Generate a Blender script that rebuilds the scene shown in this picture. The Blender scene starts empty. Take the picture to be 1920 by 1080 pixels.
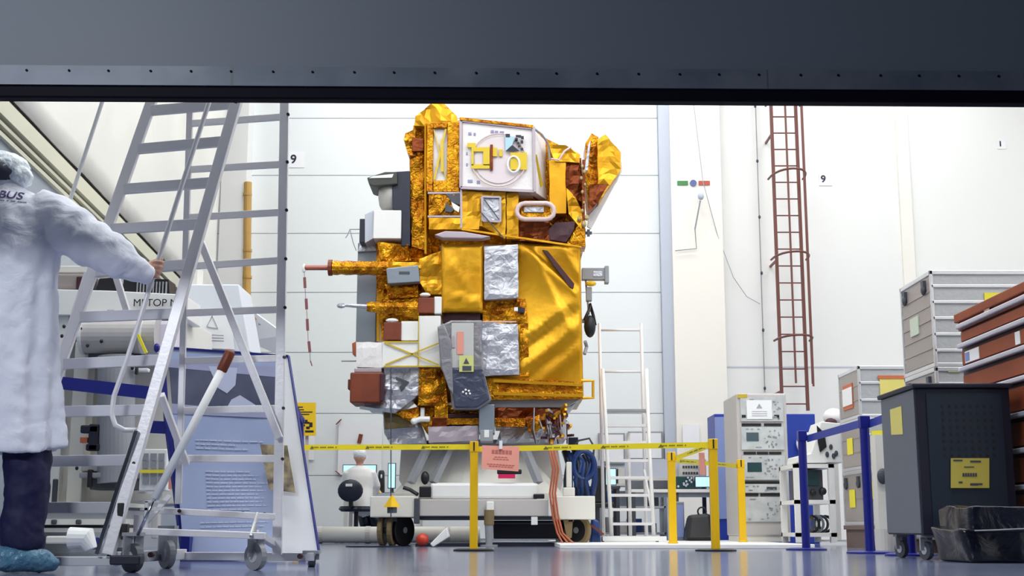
import bpy, bmesh, math, random
from mathutils import Vector, Matrix, noise
random.seed(7)
R = random.random
# ---------------------------------------------------------------- camera
F_PX = 2450.0; CAM_Z = 0.19; TILT = math.radians(10.4)
ST, CT = math.sin(TILT), math.cos(TILT)
scene = bpy.context.scene
cam_d = bpy.data.cameras.new('camera'); cam = bpy.data.objects.new('camera', cam_d)
scene.collection.objects.link(cam)
cam.location = (0, 0, CAM_Z); cam.rotation_euler = (math.radians(90) + TILT, 0, 0)
cam_d.sensor_width = 36; cam_d.lens = 36 * F_PX / 1920; cam_d.clip_start = 0.05; cam_d.clip_end = 200
scene.camera = cam
# ---------------------------------------------------------------- world, lights, exposure
w = bpy.data.worlds.new('world'); scene.world = w; w.use_nodes = True
w.node_tree.nodes['Background'].inputs[0].default_value = (0.6, 0.7, 0.9, 1)
w.node_tree.nodes['Background'].inputs[1].default_value = 0.15
vs = scene.view_settings
vs.view_transform = 'Standard'; vs.look = 'None'; vs.gamma = 1; vs.exposure = 0.0; vs.use_curve_mapping = False
def area(name, loc, rot, sx, sy, power, col=(1, 1, 1)):
    l = bpy.data.lights.new(name, 'AREA'); l.shape = 'RECTANGLE'; l.size = sx; l.size_y = sy
    l.energy = power; l.color = col
    o = bpy.data.objects.new(name, l); o.location = loc; o.rotation_euler = rot
    scene.collection.objects.link(o); return o
for i, lx in enumerate((-2.2, 1.8, 5.6)):
    for j, ly in enumerate((6.4, 10.0, 14.0, 18.0)):
        area('hall_ceiling_light', (lx, ly, 8.3), (0, 0, 0), 2.4, 1.2, (150, 112, 92, 92)[j], (0.97, 0.99, 1.0))
area('entry_fill_light', (-2.9, 0.4, 3.1), (math.radians(55), 0, math.radians(-14)), 1.2, 0.6, 165, (0.88, 0.93, 1.0))  # unseen fill added on the entry side to brighten door and ladder
# ---------------------------------------------------------------- helpers
def P(px, py, Y):
    u = (px - 960) / F_PX; v = (540 - py) / F_PX
    k = Y / (CT - v * ST)
    return Vector((k * u, Y, CAM_Z + k * (ST + v * CT)))
def G(px, Y, z=0.0):                       # point of height z at distance Y under image column px
    v = ((z - CAM_Z) * CT - Y * ST) / (Y * CT + (z - CAM_Z) * ST)
    return Vector((Y / (CT - v * ST) * (px - 960) / F_PX, Y, z))
def srgb(r, g, b):
    f = lambda c: (c / 255 / 12.92) if c / 255 <= 0.04045 else ((c / 255 + 0.055) / 1.055) ** 2.4
    return (f(r), f(g), f(b), 1)
MATS = {}
def mat(name, rgb, rough=0.5, metal=0.0, bump=None, var=None, emit=None, trans=0.0, coat=0.0, alpha=1.0):
    if name in MATS: return MATS[name]
    m = bpy.data.materials.new(name); m.use_nodes = True; nt = m.node_tree
    b = nt.nodes['Principled BSDF']
    b.inputs['Base Color'].default_value = srgb(*rgb)
    b.inputs['Roughness'].default_value = rough; b.inputs['Metallic'].default_value = metal
    b.inputs['Coat Weight'].default_value = coat; b.inputs['Coat Roughness'].default_value = 0.1
    b.inputs['Transmission Weight'].default_value = trans; b.inputs['Alpha'].default_value = alpha
    tc = nt.nodes.new('ShaderNodeTexCoord')
    if bump:
        n = nt.nodes.new('ShaderNodeTexNoise'); n.inputs['Scale'].default_value = bump[0]
        n.inputs['Detail'].default_value = 4; n.inputs['Distortion'].default_value = bump[2] if len(bump) > 2 else 0
        nt.links.new(tc.outputs['Object'], n.inputs['Vector'])
        bp = nt.nodes.new('ShaderNodeBump'); bp.inputs['Strength'].default_value = bump[1]; bp.inputs['Distance'].default_value = 0.03
        nt.links.new(n.outputs[0], bp.inputs['Height']); nt.links.new(bp.outputs[0], b.inputs['Normal'])
    if var:
        n = nt.nodes.new('ShaderNodeTexNoise'); n.inputs['Scale'].default_value = var[0]; n.inputs['Detail'].default_value = 3
        nt.links.new(tc.outputs['Object'], n.inputs['Vector'])
        cr = nt.nodes.new('ShaderNodeValToRGB'); cr.color_ramp.elements[0].position = 0.35; cr.color_ramp.elements[1].position = 0.65
        cr.color_ramp.elements[0].color = srgb(*rgb); cr.color_ramp.elements[1].color = srgb(*var[1])
        nt.links.new(n.outputs[0], cr.inputs[0]); nt.links.new(cr.outputs[0], b.inputs['Base Color'])
    if emit:
        b.inputs['Emission Color'].default_value = srgb(*rgb); b.inputs['Emission Strength'].default_value = emit
    MATS[name] = m; return m
M = dict(
 wall=mat('white_wall_paint', (244, 243, 239), 0.6, var=(0.4, (240, 240, 237))),
 doorpanel=mat('white_door_panel', (236, 240, 240), 0.45),
 joint=mat('panel_joint_grey', (206, 210, 218), 0.6),
 doorframe=mat('blue_grey_door_frame', (192, 198, 212), 0.5),
 warm=mat('warm_white_plaster', (246, 242, 232), 0.6),
 ceil=mat('ceiling_white', (225, 228, 230), 0.7),
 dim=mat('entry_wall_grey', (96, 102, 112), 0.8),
 floor=mat('polished_grey_resin', (96, 104, 132), 0.13, var=(1.3, (116, 123, 146)), bump=(2.0, 0.012)),
 shutter=mat('slate_door_paint', (88, 96, 108), 0.55, var=(0.9, (84, 92, 104))),
 strip=mat('worn_metal_strip', (70, 80, 94), 0.5, 0.15, var=(5.0, (92, 98, 110))),
 rubber=mat('dark_rubber', (7, 6, 20), 0.6),
 gold=mat('gold_foil', (220, 164, 30), 0.33, 0.62, bump=(3.0, 0.3, 0.8), var=(2.2, (206, 146, 14))),
 gold2=mat('crumpled_gold_foil', (216, 154, 28), 0.24, 0.85, bump=(20, 0.8, 1.0), var=(7, (150, 84, 10))),
 amber=mat('amber_foil', (112, 50, 14), 0.3, 0.7, bump=(12, 0.5)),
 silver=mat('silver_blanket', (188, 190, 200), 0.3, 0.5, bump=(10, 0.6, 1.2)),
 whiteblanket=mat('white_blanket', (238, 234, 234), 0.5, bump=(14, 0.25)),
 white=mat('white_paint', (240, 240, 238), 0.4),
 lilac=mat('lilac_grey_trim', (178, 166, 176), 0.4, 0.3),
 pinkring=mat('pale_pink_tube', (218, 192, 190), 0.4),
 tape=mat('yellow_kapton_tape', (214, 184, 40), 0.35, 0.2),
 navy=mat('navy_paint', (22, 30, 52), 0.4),
 black=mat('black_plastic', (20, 20, 26), 0.45),
 brown=mat('brown_cover', (128, 58, 30), 0.5, var=(6, (116, 48, 24))),
 greypanel=mat('radiator_grey', (136, 146, 158), 0.35, 0.3),
 grey=mat('mid_grey', (150, 152, 158), 0.5),
 dgrey=mat('dark_grey', (70, 74, 84), 0.5),
 alu=mat('brushed_aluminium', (232, 230, 232), 0.4, 0.15, bump=(60, 0.05)),
 aludark=mat('weathered_aluminium', (206, 206, 212), 0.38, 0.25),
 chrome=mat('chrome', (210, 212, 218), 0.15, 1.0),
 paper=mat('white_paper', (244, 244, 246), 0.7),
 inkgrey=mat('grey_ink', (170, 172, 182), 0.7),
 ink=mat('black_ink', (26, 26, 34), 0.7),
 yellow=mat('yellow_paint', (238, 190, 14), 0.4),
 ytape=mat('yellow_barrier_belt', (244, 222, 30), 0.5),
 ynote=mat('yellow_label_paper', (240, 226, 60), 0.6),
 ypale=mat('pale_yellow_paper', (228, 214, 120), 0.6),
 pink=mat('salmon_paper', (226, 150, 134), 0.7),
 pinkink=mat('salmon_ink', (178, 100, 92), 0.7),
 blue=mat('deep_blue_paint', (22, 30, 128), 0.35),
 blue2=mat('royal_blue_panel', (20, 54, 160), 0.4),
 periw=mat('periwinkle_panel', (130, 146, 200), 0.5),
 cream=mat('cream_painted_metal', (226, 224, 216), 0.45),
 rackgrey=mat('rack_grey_paint', (196, 192, 190), 0.5),
 rackface=mat('rack_faceplate', (206, 210, 210), 0.45, var=(9, (186, 190, 192))),
 rust=mat('red_oxide_paint', (112, 64, 56), 0.5),
 case=mat('case_aluminium', (188, 190, 192), 0.42, 0.35, bump=(30, 0.08)),
 caseside=mat('case_aluminium_warm', (172, 164, 160), 0.45, 0.3, bump=(30, 0.08)),
 caseedge=mat('case_edge_profile', (222, 222, 224), 0.3, 0.5),
 wood=mat('red_brown_lacquer', (150, 66, 22), 0.5, var=(3, (136, 54, 18))),
 woodtop=mat('maroon_trim', (110, 44, 28), 0.45),
 maroon=mat('dark_maroon', (62, 20, 34), 0.5),
 handle=mat('pale_silver_handle', (206, 208, 226), 0.3, 0.4),
 slate=mat('slate_paint_lit_side', (102, 108, 120), 0.5),  # two-tone paint; lighter partly because its light is put into the colour
 teal=mat('teal_paint_shaded_front', (26, 40, 56), 0.5),  # two-tone paint; part of the darkness is shading put into the colour
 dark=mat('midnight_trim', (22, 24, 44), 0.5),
 leather=mat('black_vinyl_cover', (13, 16, 30), 0.25, 0.0, bump=(5, 0.5, 1)),
 coat=mat('white_lab_coat', (232, 234, 246), 0.75, bump=(7, 0.35, 1.5)),
 cap=mat('white_hair_net', (238, 246, 250), 0.7, bump=(30, 0.5)),
 skin=mat('skin', (206, 158, 136), 0.5),
 hair=mat('dark_hair', (60, 62, 76), 0.7),
 trouser=mat('navy_trousers', (12, 12, 62), 0.7, bump=(9, 0.3)),
 shoe=mat('blue_shoe_cover', (122, 168, 190), 0.3, bump=(20, 0.7), var=(6, (60, 108, 140))),
 purple=mat('purple_lettering', (84, 72, 128), 0.6),
 fabric=mat('off_white_tarpaulin', (232, 230, 222), 0.55, bump=(0.9, 0.6, 1.0)),
 leftgrey=mat('blue_grey_wall_panel', (152, 164, 178), 0.6, var=(1.0, (160, 166, 172))),
 railcream=mat('cream_rail', (208, 206, 184), 0.5),
 raildark=mat('dark_brown_gap', (72, 58, 56), 0.6),
 screen=mat('lit_screen', (176, 224, 236), 0.3, emit=0.9),
 screendk=mat('dark_screen', (80, 98, 108), 0.25),
 green=mat('green_screen', (36, 70, 74), 0.3),
 tan=mat('tan_rubber', (128, 110, 76), 0.6),
 orange=mat('orange_cable', (176, 92, 60), 0.5),
 red=mat('red_plastic', (196, 60, 40), 0.4),
 magenta=mat('magenta_label', (214, 24, 90), 0.5),
 ochre=mat('ochre_pole', (204, 158, 70), 0.5, var=(3, (188, 148, 84))),
 posterblue=mat('poster_print_blue', (172, 184, 218), 0.25, var=(2, (160, 174, 210))),
 posterlite=mat('poster_print_text', (198, 205, 230), 0.3),
 photo=mat('printed_space_picture', (70, 74, 98), 0.25, var=(2.5, (104, 108, 132))),
 photo2=mat('printed_mottled_picture', (176, 160, 124), 0.5, var=(14, (74, 62, 58))),
 tbag=mat('grey_plastic_bag', (150, 150, 156), 0.15, 0.1, bump=(8, 0.7, 1), alpha=0.75),
 tbagdk=mat('smoky_plastic_bag', (74, 80, 100), 0.12, 0.1, bump=(9, 0.7, 1), alpha=0.92),
 sgreen=mat('sign_green', (70, 140, 80), 0.6), sblue=mat('sign_blue', (96, 110, 160), 0.6), sred=mat('sign_red', (190, 90, 70), 0.6),
 hose=mat('blue_hose', (34, 66, 130), 0.4),
 woodp=mat('pallet_wood', (122, 104, 98), 0.7),
)
MATS['dark_rubber'].node_tree.nodes['Principled BSDF'].inputs['Specular IOR Level'].default_value = 0.08
def link(o, parent=None):
    scene.collection.objects.link(o)
    if parent is not None:
        o.parent = parent; o.matrix_parent_inverse = Matrix.Translation(-parent.location)
    return o
def tag(o, label=None, cat=None, group=None, kind=None):
    if label: o['label'] = label
    if cat: o['category'] = cat
    if group: o['group'] = group
    if kind: o['kind'] = kind
    return o
def thing(name, label, cat, loc, group=None):
    o = bpy.data.objects.new(name, None); o.location = loc; o.empty_display_size = 0.1
    link(o); return tag(o, label, cat, group)
def copy_tree(o, parent=None):
    c = o.copy(); scene.collection.objects.link(c)
    if parent is not None: c.parent = parent
    for ch in list(o.children): copy_tree(ch, c)
    return c
class MB:
    def __init__(s): s.v = []; s.f = []; s.mi = []; s.m = 0
    def add(s, vs_, fs):
        b = len(s.v); s.v += [tuple(x) for x in vs_]
        for f in fs: s.f.append([b + i for i in f]); s.mi.append(s.m)
        return s
    def box(s, x0, x1, y0, y1, z0, z1):
        return s.add([(x0,y0,z0),(x1,y0,z0),(x1,y1,z0),(x0,y1,z0),(x0,y0,z1),(x1,y0,z1),(x1,y1,z1),(x0,y1,z1)],
            [(0,3,2,1),(4,5,6,7),(0,1,5,4),(1,2,6,5),(2,3,7,6),(3,0,4,7)])
    def pbox(s, x0, y0, x1, y1, Y, d):     # front face spans these image coordinates at distance Y
        a = P(x0, (y0+y1)/2, Y); b = P(x1, (y0+y1)/2, Y)
        return s.box(a.x, b.x, Y, Y + d, P(x0, y1, Y).z, P(x0, y0, Y).z)
    def hexa(s, front, back):
        fs = [tuple(range(len(front)-1, -1, -1)), tuple(range(len(front), 2*len(front)))]
        n = len(front)
        for i in range(n): j = (i+1) % n; fs.append((i, j, n+j, n+i))
        return s.add(list(front)+list(back), fs)
    def prism(s, pts, Y, d):               # outline in image coordinates at distance Y, extruded d
        fr = [P(x, y, Y) for x, y in pts]; return s.hexa(fr, [p + Vector((0, d, 0)) for p in fr])
    def bar(s, a, b, w_, h, up=(0, 0, 1)):
        a = Vector(a); b = Vector(b); d = (b-a).normalized(); up = Vector(up)
        if abs(d.dot(up)) > 0.97: up = Vector((0, 1, 0))
        sx = d.cross(up).normalized(); sz = sx.cross(d).normalized()
        q = lambda c: [c + sx*(i*w_/2) + sz*(j*h/2) for i, j in ((-1,-1),(1,-1),(1,1),(-1,1))]
        return s.hexa(q(a), q(b))
    def tube(s, pts, r, n=8, closed=False, flat=1.0):
        pts = [Vector(p) for p in pts]; rs = r if isinstance(r, (list, tuple)) else [r]*len(pts)
        N = len(pts); rings = []; prev = None
        for i, p in enumerate(pts):
            if closed: t = pts[(i+1) % N] - pts[i-1]
            else: t = pts[min(i+1, N-1)] - pts[max(i-1, 0)]
            t = t.normalized()
            if prev is None:
                prev = Vector((0,0,1)) if abs(t.z) < 0.9 else Vector((0,1,0))
            sx = t.cross(prev).normalized(); prev = sx.cross(t).normalized()
            rings.append([p + sx*math.cos(2*math.pi*k/n)*rs[i] + prev*math.sin(2*math.pi*k/n)*rs[i]*flat for k in range(n)])
        vv = [x for rg in rings for x in rg]; fs = []
        for i in range(N if closed else N-1):
            a = i*n; b = ((i+1) % N)*n
            for k in range(n): l = (k+1) % n; fs.append((a+k, a+l, b+l, b+k))
        if not closed: fs += [tuple(range(n-1, -1, -1)), tuple((N-1)*n+k for k in range(n))]
        return s.add(vv, fs)
    def rings(s, rg, n=20, expo=1.0):      # horizontal elliptical rings (cx, cy, z, rx, ry)
        vv = []; fs = []
        for cx, cy, z, rx, ry in rg:
            for k in range(n):
                c, q = math.cos(2*math.pi*k/n), math.sin(2*math.pi*k/n)
                vv.append((cx + rx*math.copysign(abs(c)**expo, c), cy + ry*math.copysign(abs(q)**expo, q), z))
        for i in range(len(rg)-1):
            for k in range(n): l = (k+1) % n; fs.append((i*n+k, i*n+l, (i+1)*n+l, (i+1)*n+k))
        fs += [tuple(range(n-1, -1, -1)), tuple((len(rg)-1)*n+k for k in range(n))]
        return s.add(vv, fs)
    def cyl(s, a, b, r, n=16, r2=None): return s.tube([a, b], [r, r if r2 is None else r2], n)
    def ball(s, c, rx, ry=None, rz=None, n=14, m=9):
        ry = rx if ry is None else ry; rz = rx if rz is None else rz; c = Vector(c)
        rg = []
        for i in range(m):
            a = math.pi*(i+0.15)/(m-0.7) - math.pi/2; a = max(-1.5, min(1.5, a))
            rg.append((c.x, c.y, c.z + rz*math.sin(a), rx*math.cos(a), ry*math.cos(a)))
        return s.rings(rg, n)
    def ring(s, c, r, t, n=28, axis='y', rz=None, m=8):
        c = Vector(c); rz = rz or r; pts = []
        for k in range(n):
            a = 2*math.pi*k/n; x, z = r*math.cos(a), rz*math.sin(a)
            pts.append(c + (Vector((x, 0, z)) if axis == 'y' else Vector((x, z, 0)) if axis == 'z' else Vector((0, x, z))))
        return s.tube(pts, t, m, closed=True)
    def build(s, name, mats, parent=None, smooth=False, bevel=0, sub=0, remesh=0, thick=0):
        me = bpy.data.meshes.new(name); me.from_pydata(s.v, [], s.f)
        mats = mats if isinstance(mats, (list, tuple)) else [mats]
        for m in mats: me.materials.append(M[m] if isinstance(m, str) else m)
        for p, i in zip(me.polygons, s.mi): p.material_index = i; p.use_smooth = smooth
        bm = bmesh.new(); bm.from_mesh(me); bmesh.ops.recalc_face_normals(bm, faces=bm.faces); bm.to_mesh(me); bm.free()
        o = bpy.data.objects.new(name, me); link(o, parent)
        if bevel:
            b = o.modifiers.new('bevel', 'BEVEL'); b.width = bevel; b.segments = 2; b.limit_method = 'ANGLE'
        if remesh:
            b = o.modifiers.new('remesh', 'REMESH'); b.mode = 'VOXEL'; b.voxel_size = remesh; b.use_smooth_shade = True
            b = o.modifiers.new('smooth', 'SMOOTH'); b.iterations = 4; b.factor = 0.6
        if sub: b = o.modifiers.new('sub', 'SUBSURF'); b.levels = sub; b.render_levels = sub
        return o
def top(o): return o
def fold_h(p, folds):
    h = 0.0
    for a, b, A, w_ in folds:           # ridge line a-b: steep on one side, a long slope on the other
        d = b - a; L = d.length; d = d/L; r = p - a; t = r.dot(d); n = r.x*d.y - r.y*d.x
        e = 1.0 if 0 <= t <= L else math.exp(-((min(abs(t), abs(t-L)))/0.12)**2)
        h += A*e*(math.exp(-abs(n)/w_) if n > 0 else math.exp(-(n/(w_*0.3))**2))
    return h
def foil(name, pts, Y, d, m, parent, step=0.06, amp=0.02, seed=0, edge=0.25, fx=4.0, fz=4.0, tiltx=0.0, tiltz=0.0, smooth=False, folds=()):
    folds = [(Vector((P(*a, Y).x, P(*a, Y).z)), Vector((P(*b, Y).x, P(*b, Y).z)), A, w_) for a, b, A, w_ in folds]
    fr = [P(x, y, Y) for x, y in pts] if len(pts[0]) == 2 else [Vector(p) for p in pts]
    bm = bmesh.new(); bm.faces.new([bm.verts.new(p) for p in fr])
    xs = [p.x for p in fr]; zs = [p.z for p in fr]
    for lo, hi, ax in ((min(xs), max(xs), 0), (min(zs), max(zs), 2)):
        nn = max(1, int((hi-lo)/step))
        for i in range(1, nn):
            co = [0, Y, 0]; co[ax] = lo + (hi-lo)*i/nn; no = [0, 0, 0]; no[ax] = 1
            bmesh.ops.bisect_plane(bm, geom=bm.verts[:]+bm.edges[:]+bm.faces[:], plane_co=co, plane_no=no)
    bmesh.ops.triangulate(bm, faces=bm.faces[:], quad_method='ALTERNATE')
    cx = (min(xs)+max(xs))/2; cz = (min(zs)+max(zs))/2
    bnd = set(v for e in bm.edges if e.is_boundary for v in e.verts)
    rnd = random.Random(seed)
    for v in bm.verts:
        q = Vector((v.co.x*fx + seed*7.1, seed*3.3, v.co.z*fz))
        h = (1 - 2*abs(noise.noise(q)*1.6)) + 0.6*noise.noise(q*2.7)
        k = edge if v in bnd else 1.0
        if folds: v.co.y -= fold_h(Vector((v.co.x, v.co.z)), folds)*(1.0 if v not in bnd else 0.3)
        v.co.y += -amp*h*k + tiltx*(v.co.x-cx) + tiltz*(v.co.z-cz)
        j = step*(0.1 if folds else 0.22)*(0.25 if v in bnd else 1.0)
        v.co.x += (rnd.random()-0.5)*2*j; v.co.z += (rnd.random()-0.5)*2*j
    be = [e for e in bm.edges if e.is_boundary]
    r = bmesh.ops.extrude_edge_only(bm, edges=be)
    nv = [g for g in r['geom'] if isinstance(g, bmesh.types.BMVert)]; ne = [g for g in r['geom'] if isinstance(g, bmesh.types.BMEdge)]
    yb = max(Y + d, max(v.co.y for v in bm.verts) + 0.01) if len(pts[0]) == 2 else None
    for v in nv:
        if yb is None: v.co.y += d
        else: v.co.y = yb
    bmesh.ops.holes_fill(bm, edges=[e for e in ne if e.is_boundary], sides=0)
    bmesh.ops.recalc_face_normals(bm, faces=bm.faces)
    me = bpy.data.meshes.new(name); bm.to_mesh(me); bm.free(); me.materials.append(M[m] if isinstance(m, str) else m)
    if smooth:
        for p in me.polygons: p.use_smooth = True
    return link(bpy.data.objects.new(name, me), parent)
class Quad:                                 # bilinear sheet for signs and printed panels
    def __init__(s, tl, tr, br, bl): s.c = [Vector(x) for x in (tl, tr, br, bl)]; s.n = (s.c[1]-s.c[0]).cross(s.c[3]-s.c[0]).normalized(); s.n = -s.n if s.n.y > 0 else s.n
    def at(s, u, v, o=0.0):
        tl, tr, br, bl = s.c; return tl*(1-u)*(1-v) + tr*u*(1-v) + br*u*v + bl*(1-u)*v + s.n*o
    def patch(s, mb, u0, u1, v0, v1, o=0.002, t=0.0015):
        f = [s.at(u, v, o) for u, v in ((u0,v0),(u1,v0),(u1,v1),(u0,v1))]
        mb.hexa(f, [p - s.n*t for p in f])
    def slab(s, mb, t): mb.hexa(s.c, [p - s.n*t for p in s.c])
def qpx(x0, y0, x1, y1, Y): return Quad(P(x0,y0,Y), P(x1,y0,Y), P(x1,y1,Y), P(x0,y1,Y))
def text(name, body, m, loc, size, parent=None, rot=(math.pi/2, 0, 0), align='LEFT', ext=0.001, bold=0.0):
    cu = bpy.data.curves.new(name, 'FONT'); cu.body = body; cu.size = size; cu.extrude = ext; cu.align_x = align; cu.offset = bold
    t = bpy.data.objects.new(name, cu); scene.collection.objects.link(t)
    dg = bpy.context.evaluated_depsgraph_get(); me = bpy.data.meshes.new_from_object(t.evaluated_get(dg))
    scene.collection.objects.unlink(t); bpy.data.objects.remove(t)
    me.transform(Matrix.Translation(loc) @ Matrix.Rotation(rot[2], 4, 'Z') @ Matrix.Rotation(rot[1], 4, 'Y') @ Matrix.Rotation(rot[0], 4, 'X'))
    me.materials.clear(); me.materials.append(M[m])
    return link(bpy.data.objects.new(name, me), parent)
def struct(o): o['kind'] = 'structure'; return o
# ================================================================ THE SETTING
def lwx(Y): return -2.708 - 0.0696*Y        # left hall wall line
struct(MB().box(-9, 9.2, -4, 20.6, -0.2, 0).build('floor', 'floor'))
struct(MB().box(-9, 9.2, 4.9, 20.6, 9.0, 9.2).build('ceiling', 'ceil'))
struct(MB().box(-4.6, 4.6, -4, 4.5, 4.5, 4.6).build('ceiling_entry', 'dim'))
struct(MB().box(-4.7, -4.6, -4, 4.5, 0, 4.5).build('wall_entry_left', 'dim'))
struct(MB().box(4.6, 4.7, -4, 4.5, 0, 4.5).build('wall_entry_right', 'dim'))
struct(MB().box(-4.7, 4.7, -4.1, -4, 0, 4.5).build('wall_entry_rear', 'dim'))
fw = MB(); fw.box(-9, -3.02, 4.7, 4.9, 0, 9); fw.box(3.9, 9.2, 4.7, 4.9, 0, 9); fw.box(-3.02, 3.9, 4.7, 4.9, 4.2, 9)
struct(fw.build('wall_front', 'wall'))
struct(MB().box(9.0, 9.2, 4.9, 20.6, 0, 9).build('wall_right', 'wall'))
# back wall: right part with shallow piers
bw = MB(); xr = P(1262, 600, 20).x
bw.box(xr, 9.2, 20.0, 20.4, 0, 9)
bw.m = 1
z = P(0, 688, 20).z
bw.box(P(1360, 600, 20).x, 9.0, 19.992, 20.0, z-0.012, z+0.012)
struct(bw.build('wall_back', ['wall', 'joint']))
pr = MB(); a, b = P(1264, 600, 19.8).x, P(1360, 600, 19.8).x; pr.box(a, b, 19.8, 20.0, 0, 9)
struct(pr.build('trim_1', 'warm'))
pr = MB(); a, b = P(1690, 400, 19.9).x, P(1712, 400, 19.9).x; pr.box(a, b, 19.93, 20.0, 0, 9)
struct(pr.build('trim_2', 'warm'))
# sectional hall door filling the back wall
xl = P(458, 600, 20).x; xd = P(1240, 600, 20).x
z0 = P(0, 222, 20).z; dz = (P(0, 222, 20).z - P(0, 892, 20).z)/6
dr = MB(); k = -4
edges = sorted(set([0.02] + [z0 + dz*i for i in range(4, -8, -1) if 0.05 < z0 + dz*i < 9]))+[9.0]
for a, b in zip(edges, edges[1:]): dr.box(xl-2.0, xd, 20.0, 20.12, a+0.007, b-0.007)
dr.m = 1; dr.box(xl-2.0, xd, 20.015, 20.2, 0, 9)
struct(dr.build('door_1', ['doorpanel', 'joint'], bevel=0.006))
struct(MB().box(xd+0.002, xr-0.002, 19.86, 20.2, 0, 9).build('trim_3', 'doorframe'))
struct(MB().box(P(404, 600, 19.6).x, P(452, 600, 19.6).x, 19.6, 20.0, 0, 9).build('trim_4', 'wall'))
struct(MB().box(-9, xl-2.0, 20.0, 20.4, 0, 9).build('wall_back_left', 'wall'))
# left wall: grey panels, cream rail, tarpaulin sheeting above
def lw(Y, z, off=0.0): return Vector((lwx(Y) + off, Y, z))
lo = MB(); lo.hexa([lw(4.9,0), lw(16.4,0), lw(16.4,2.68), lw(4.9,2.68)], [lw(4.9,0,-.15), lw(16.4,0,-.15), lw(16.4,2.68,-.15), lw(4.9,2.68,-.15)])
struct(lo.build('wall_left', 'leftgrey'))
rl = MB()
def strip(mb, za, zb, off): mb.hexa([lw(4.95,za,off), lw(16.3,za,off), lw(16.3,zb,off), lw(4.95,zb,off)], [lw(4.95,za,-.1), lw(16.3,za,-.1), lw(16.3,zb,-.1), lw(4.95,zb,-.1)])
strip(rl, 2.74, 2.86, 0.06); strip(rl, 2.63, 2.66, 0.03); strip(rl, 2.69, 2.715, 0.04)
rl.m = 1; strip(rl, 2.655, 2.88, 0.005); rl.m = 1; strip(rl, 2.86, 2.905, 0.03)
struct(rl.build('trim_5', ['railcream', 'raildark']))
# the tarpaulin: a sagging sheet hung in front of the upper wall
tv = []; tf = []; NU, NV = 60, 30
for i in range(NU+1):
    for j in range(NV+1):
        Y = 4.95 + 11.3*i/NU; z = 2.9 + 5.6*(j/NV)
        e = 0.06*noise.noise(Vector((Y*0.9+z*0.5, z*0.35, 1))) + 0.05*abs(noise.noise(Vector((Y*1.7-z*0.8, z*0.9, 4)))) + 0.05*math.exp(-(z-2.88)*3)
        e *= min(1, (z-2.88)*1.6 + 0.1)
        tv.append(lw(Y, z, 0.05 + e + 0.09*(j/NV)))
for i in range(NU):
    for j in range(NV):
        a = i*(NV+1)+j; tf.append((a, a+NV+1, a+NV+2, a+1))
tp = MB().add(tv, tf).build('tarpaulin_sheet', 'fabric', smooth=True)
s_ = tp.modifiers.new('solid', 'SOLIDIFY'); s_.thickness = 0.01; s_.offset = 1
tag(tp, 'off-white tarpaulin sheeting hung above the cream rail of the left wall', 'sheet')
struct(MB().hexa([lw(4.9,2.68,-.05), lw(16.4,2.68,-.05), lw(16.4,9,-.05), lw(4.9,9,-.05)], [lw(4.9,2.68,-.15), lw(16.4,2.68,-.15), lw(16.4,9,-.15), lw(4.9,9,-.15)]).build('wall_left_upper', 'wall'))
struct(MB().box(-6.2, -6.0, 4.9, 20.0, 0, 9).build('wall_left_rear', 'wall'))
# raised slate lifting door in the foreground
YL, YR = 4.52, 4.585
zb = P(0, 183, YL).z; zs = P(0, 160, YL).z; zt = P(0, 124, YL).z
def dx(x): return YL + (YR-YL)*(x+1.8)/3.6
def slab(mb, za, zb_, f, t, x0=-3.3, x1=4.1):
    mb.hexa([(x0, dx(x0)-f, za), (x1, dx(x1)-f, za), (x1, dx(x1)-f, zb_), (x0, dx(x0)-f, zb_)], [(x0, dx(x0)+t, za), (x1, dx(x1)+t, za), (x1, dx(x1)+t, zb_), (x0, dx(x0)+t, zb_)])
ld = thing('lifting_door', 'raised slate-grey lifting door across the top, riveted edge and dark rubber seal', 'door', (0, 4.55, zb))
mb = MB(); slab(mb, zs, 4.2, 0.0, 0.07); mb.build('door_leaf', 'shutter', ld)
mb = MB(); slab(mb, zs, zt, 0.012, -0.0005)
mb.m = 1
for i in range(27):
    x = -1.9 + i*0.1475 + 0.01*(R()-.5); mb.cyl((x, dx(x)-0.016, zt-0.02), (x, dx(x)-0.01, zt-0.02), 0.0045, 8)
mb.m = 2; slab(mb, zs+0.003, zt, 0.0125, -0.0005, -1.02, -1.012); slab(mb, zs+0.003, zt, 0.0125, -0.0005, 0.93, 0.936)
mb.build('edge_strip', ['strip', 'rubber', 'dgrey'], ld)
mb = MB(); slab(mb, zb, zs-0.001, 0.006, 0.05); mb.build('rubber_seal', 'rubber', ld, bevel=0.006)

# ---- things on the back wall
def digit_sign(x, y, Y, s_, lab, digit, w_=0.0):
    t = thing('number_sign', lab, 'sign', P(x, y, Y))
    mb = MB(); mb.pbox(x-s_, y-s_, x+s_, y+s_, Y, 0.006); mb.build('plate', 'paper', t)
    h = 2*s_*Y/F_PX
    text('numeral', digit, 'navy', P(x-w_, y+s_*0.45, Y-0.004), h*0.8, t, bold=0.004, align='CENTER')
digit_sign(556, 299, 19.99, 15, 'white square number sign on the panelled door, right of the ladder rail', '9', 6)
digit_sign(1548, 336, 19.99, 12, 'small white number sign on the wall right of the caged ladder', '9', 4)
digit_sign(1878, 270, 19.99, 9, 'tiny white number sign high on the wall at the far right', '1', 2)
t = thing('arrow_sign', 'small row of green bar, blue dot and red bar on the warm white pier', 'sign', P(1300, 343, 19.79))
mb = MB(); mb.pbox(1270, 339, 1290, 347, 19.785, 0.012); mb.build('green_bar', 'sgreen', t)
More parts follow.
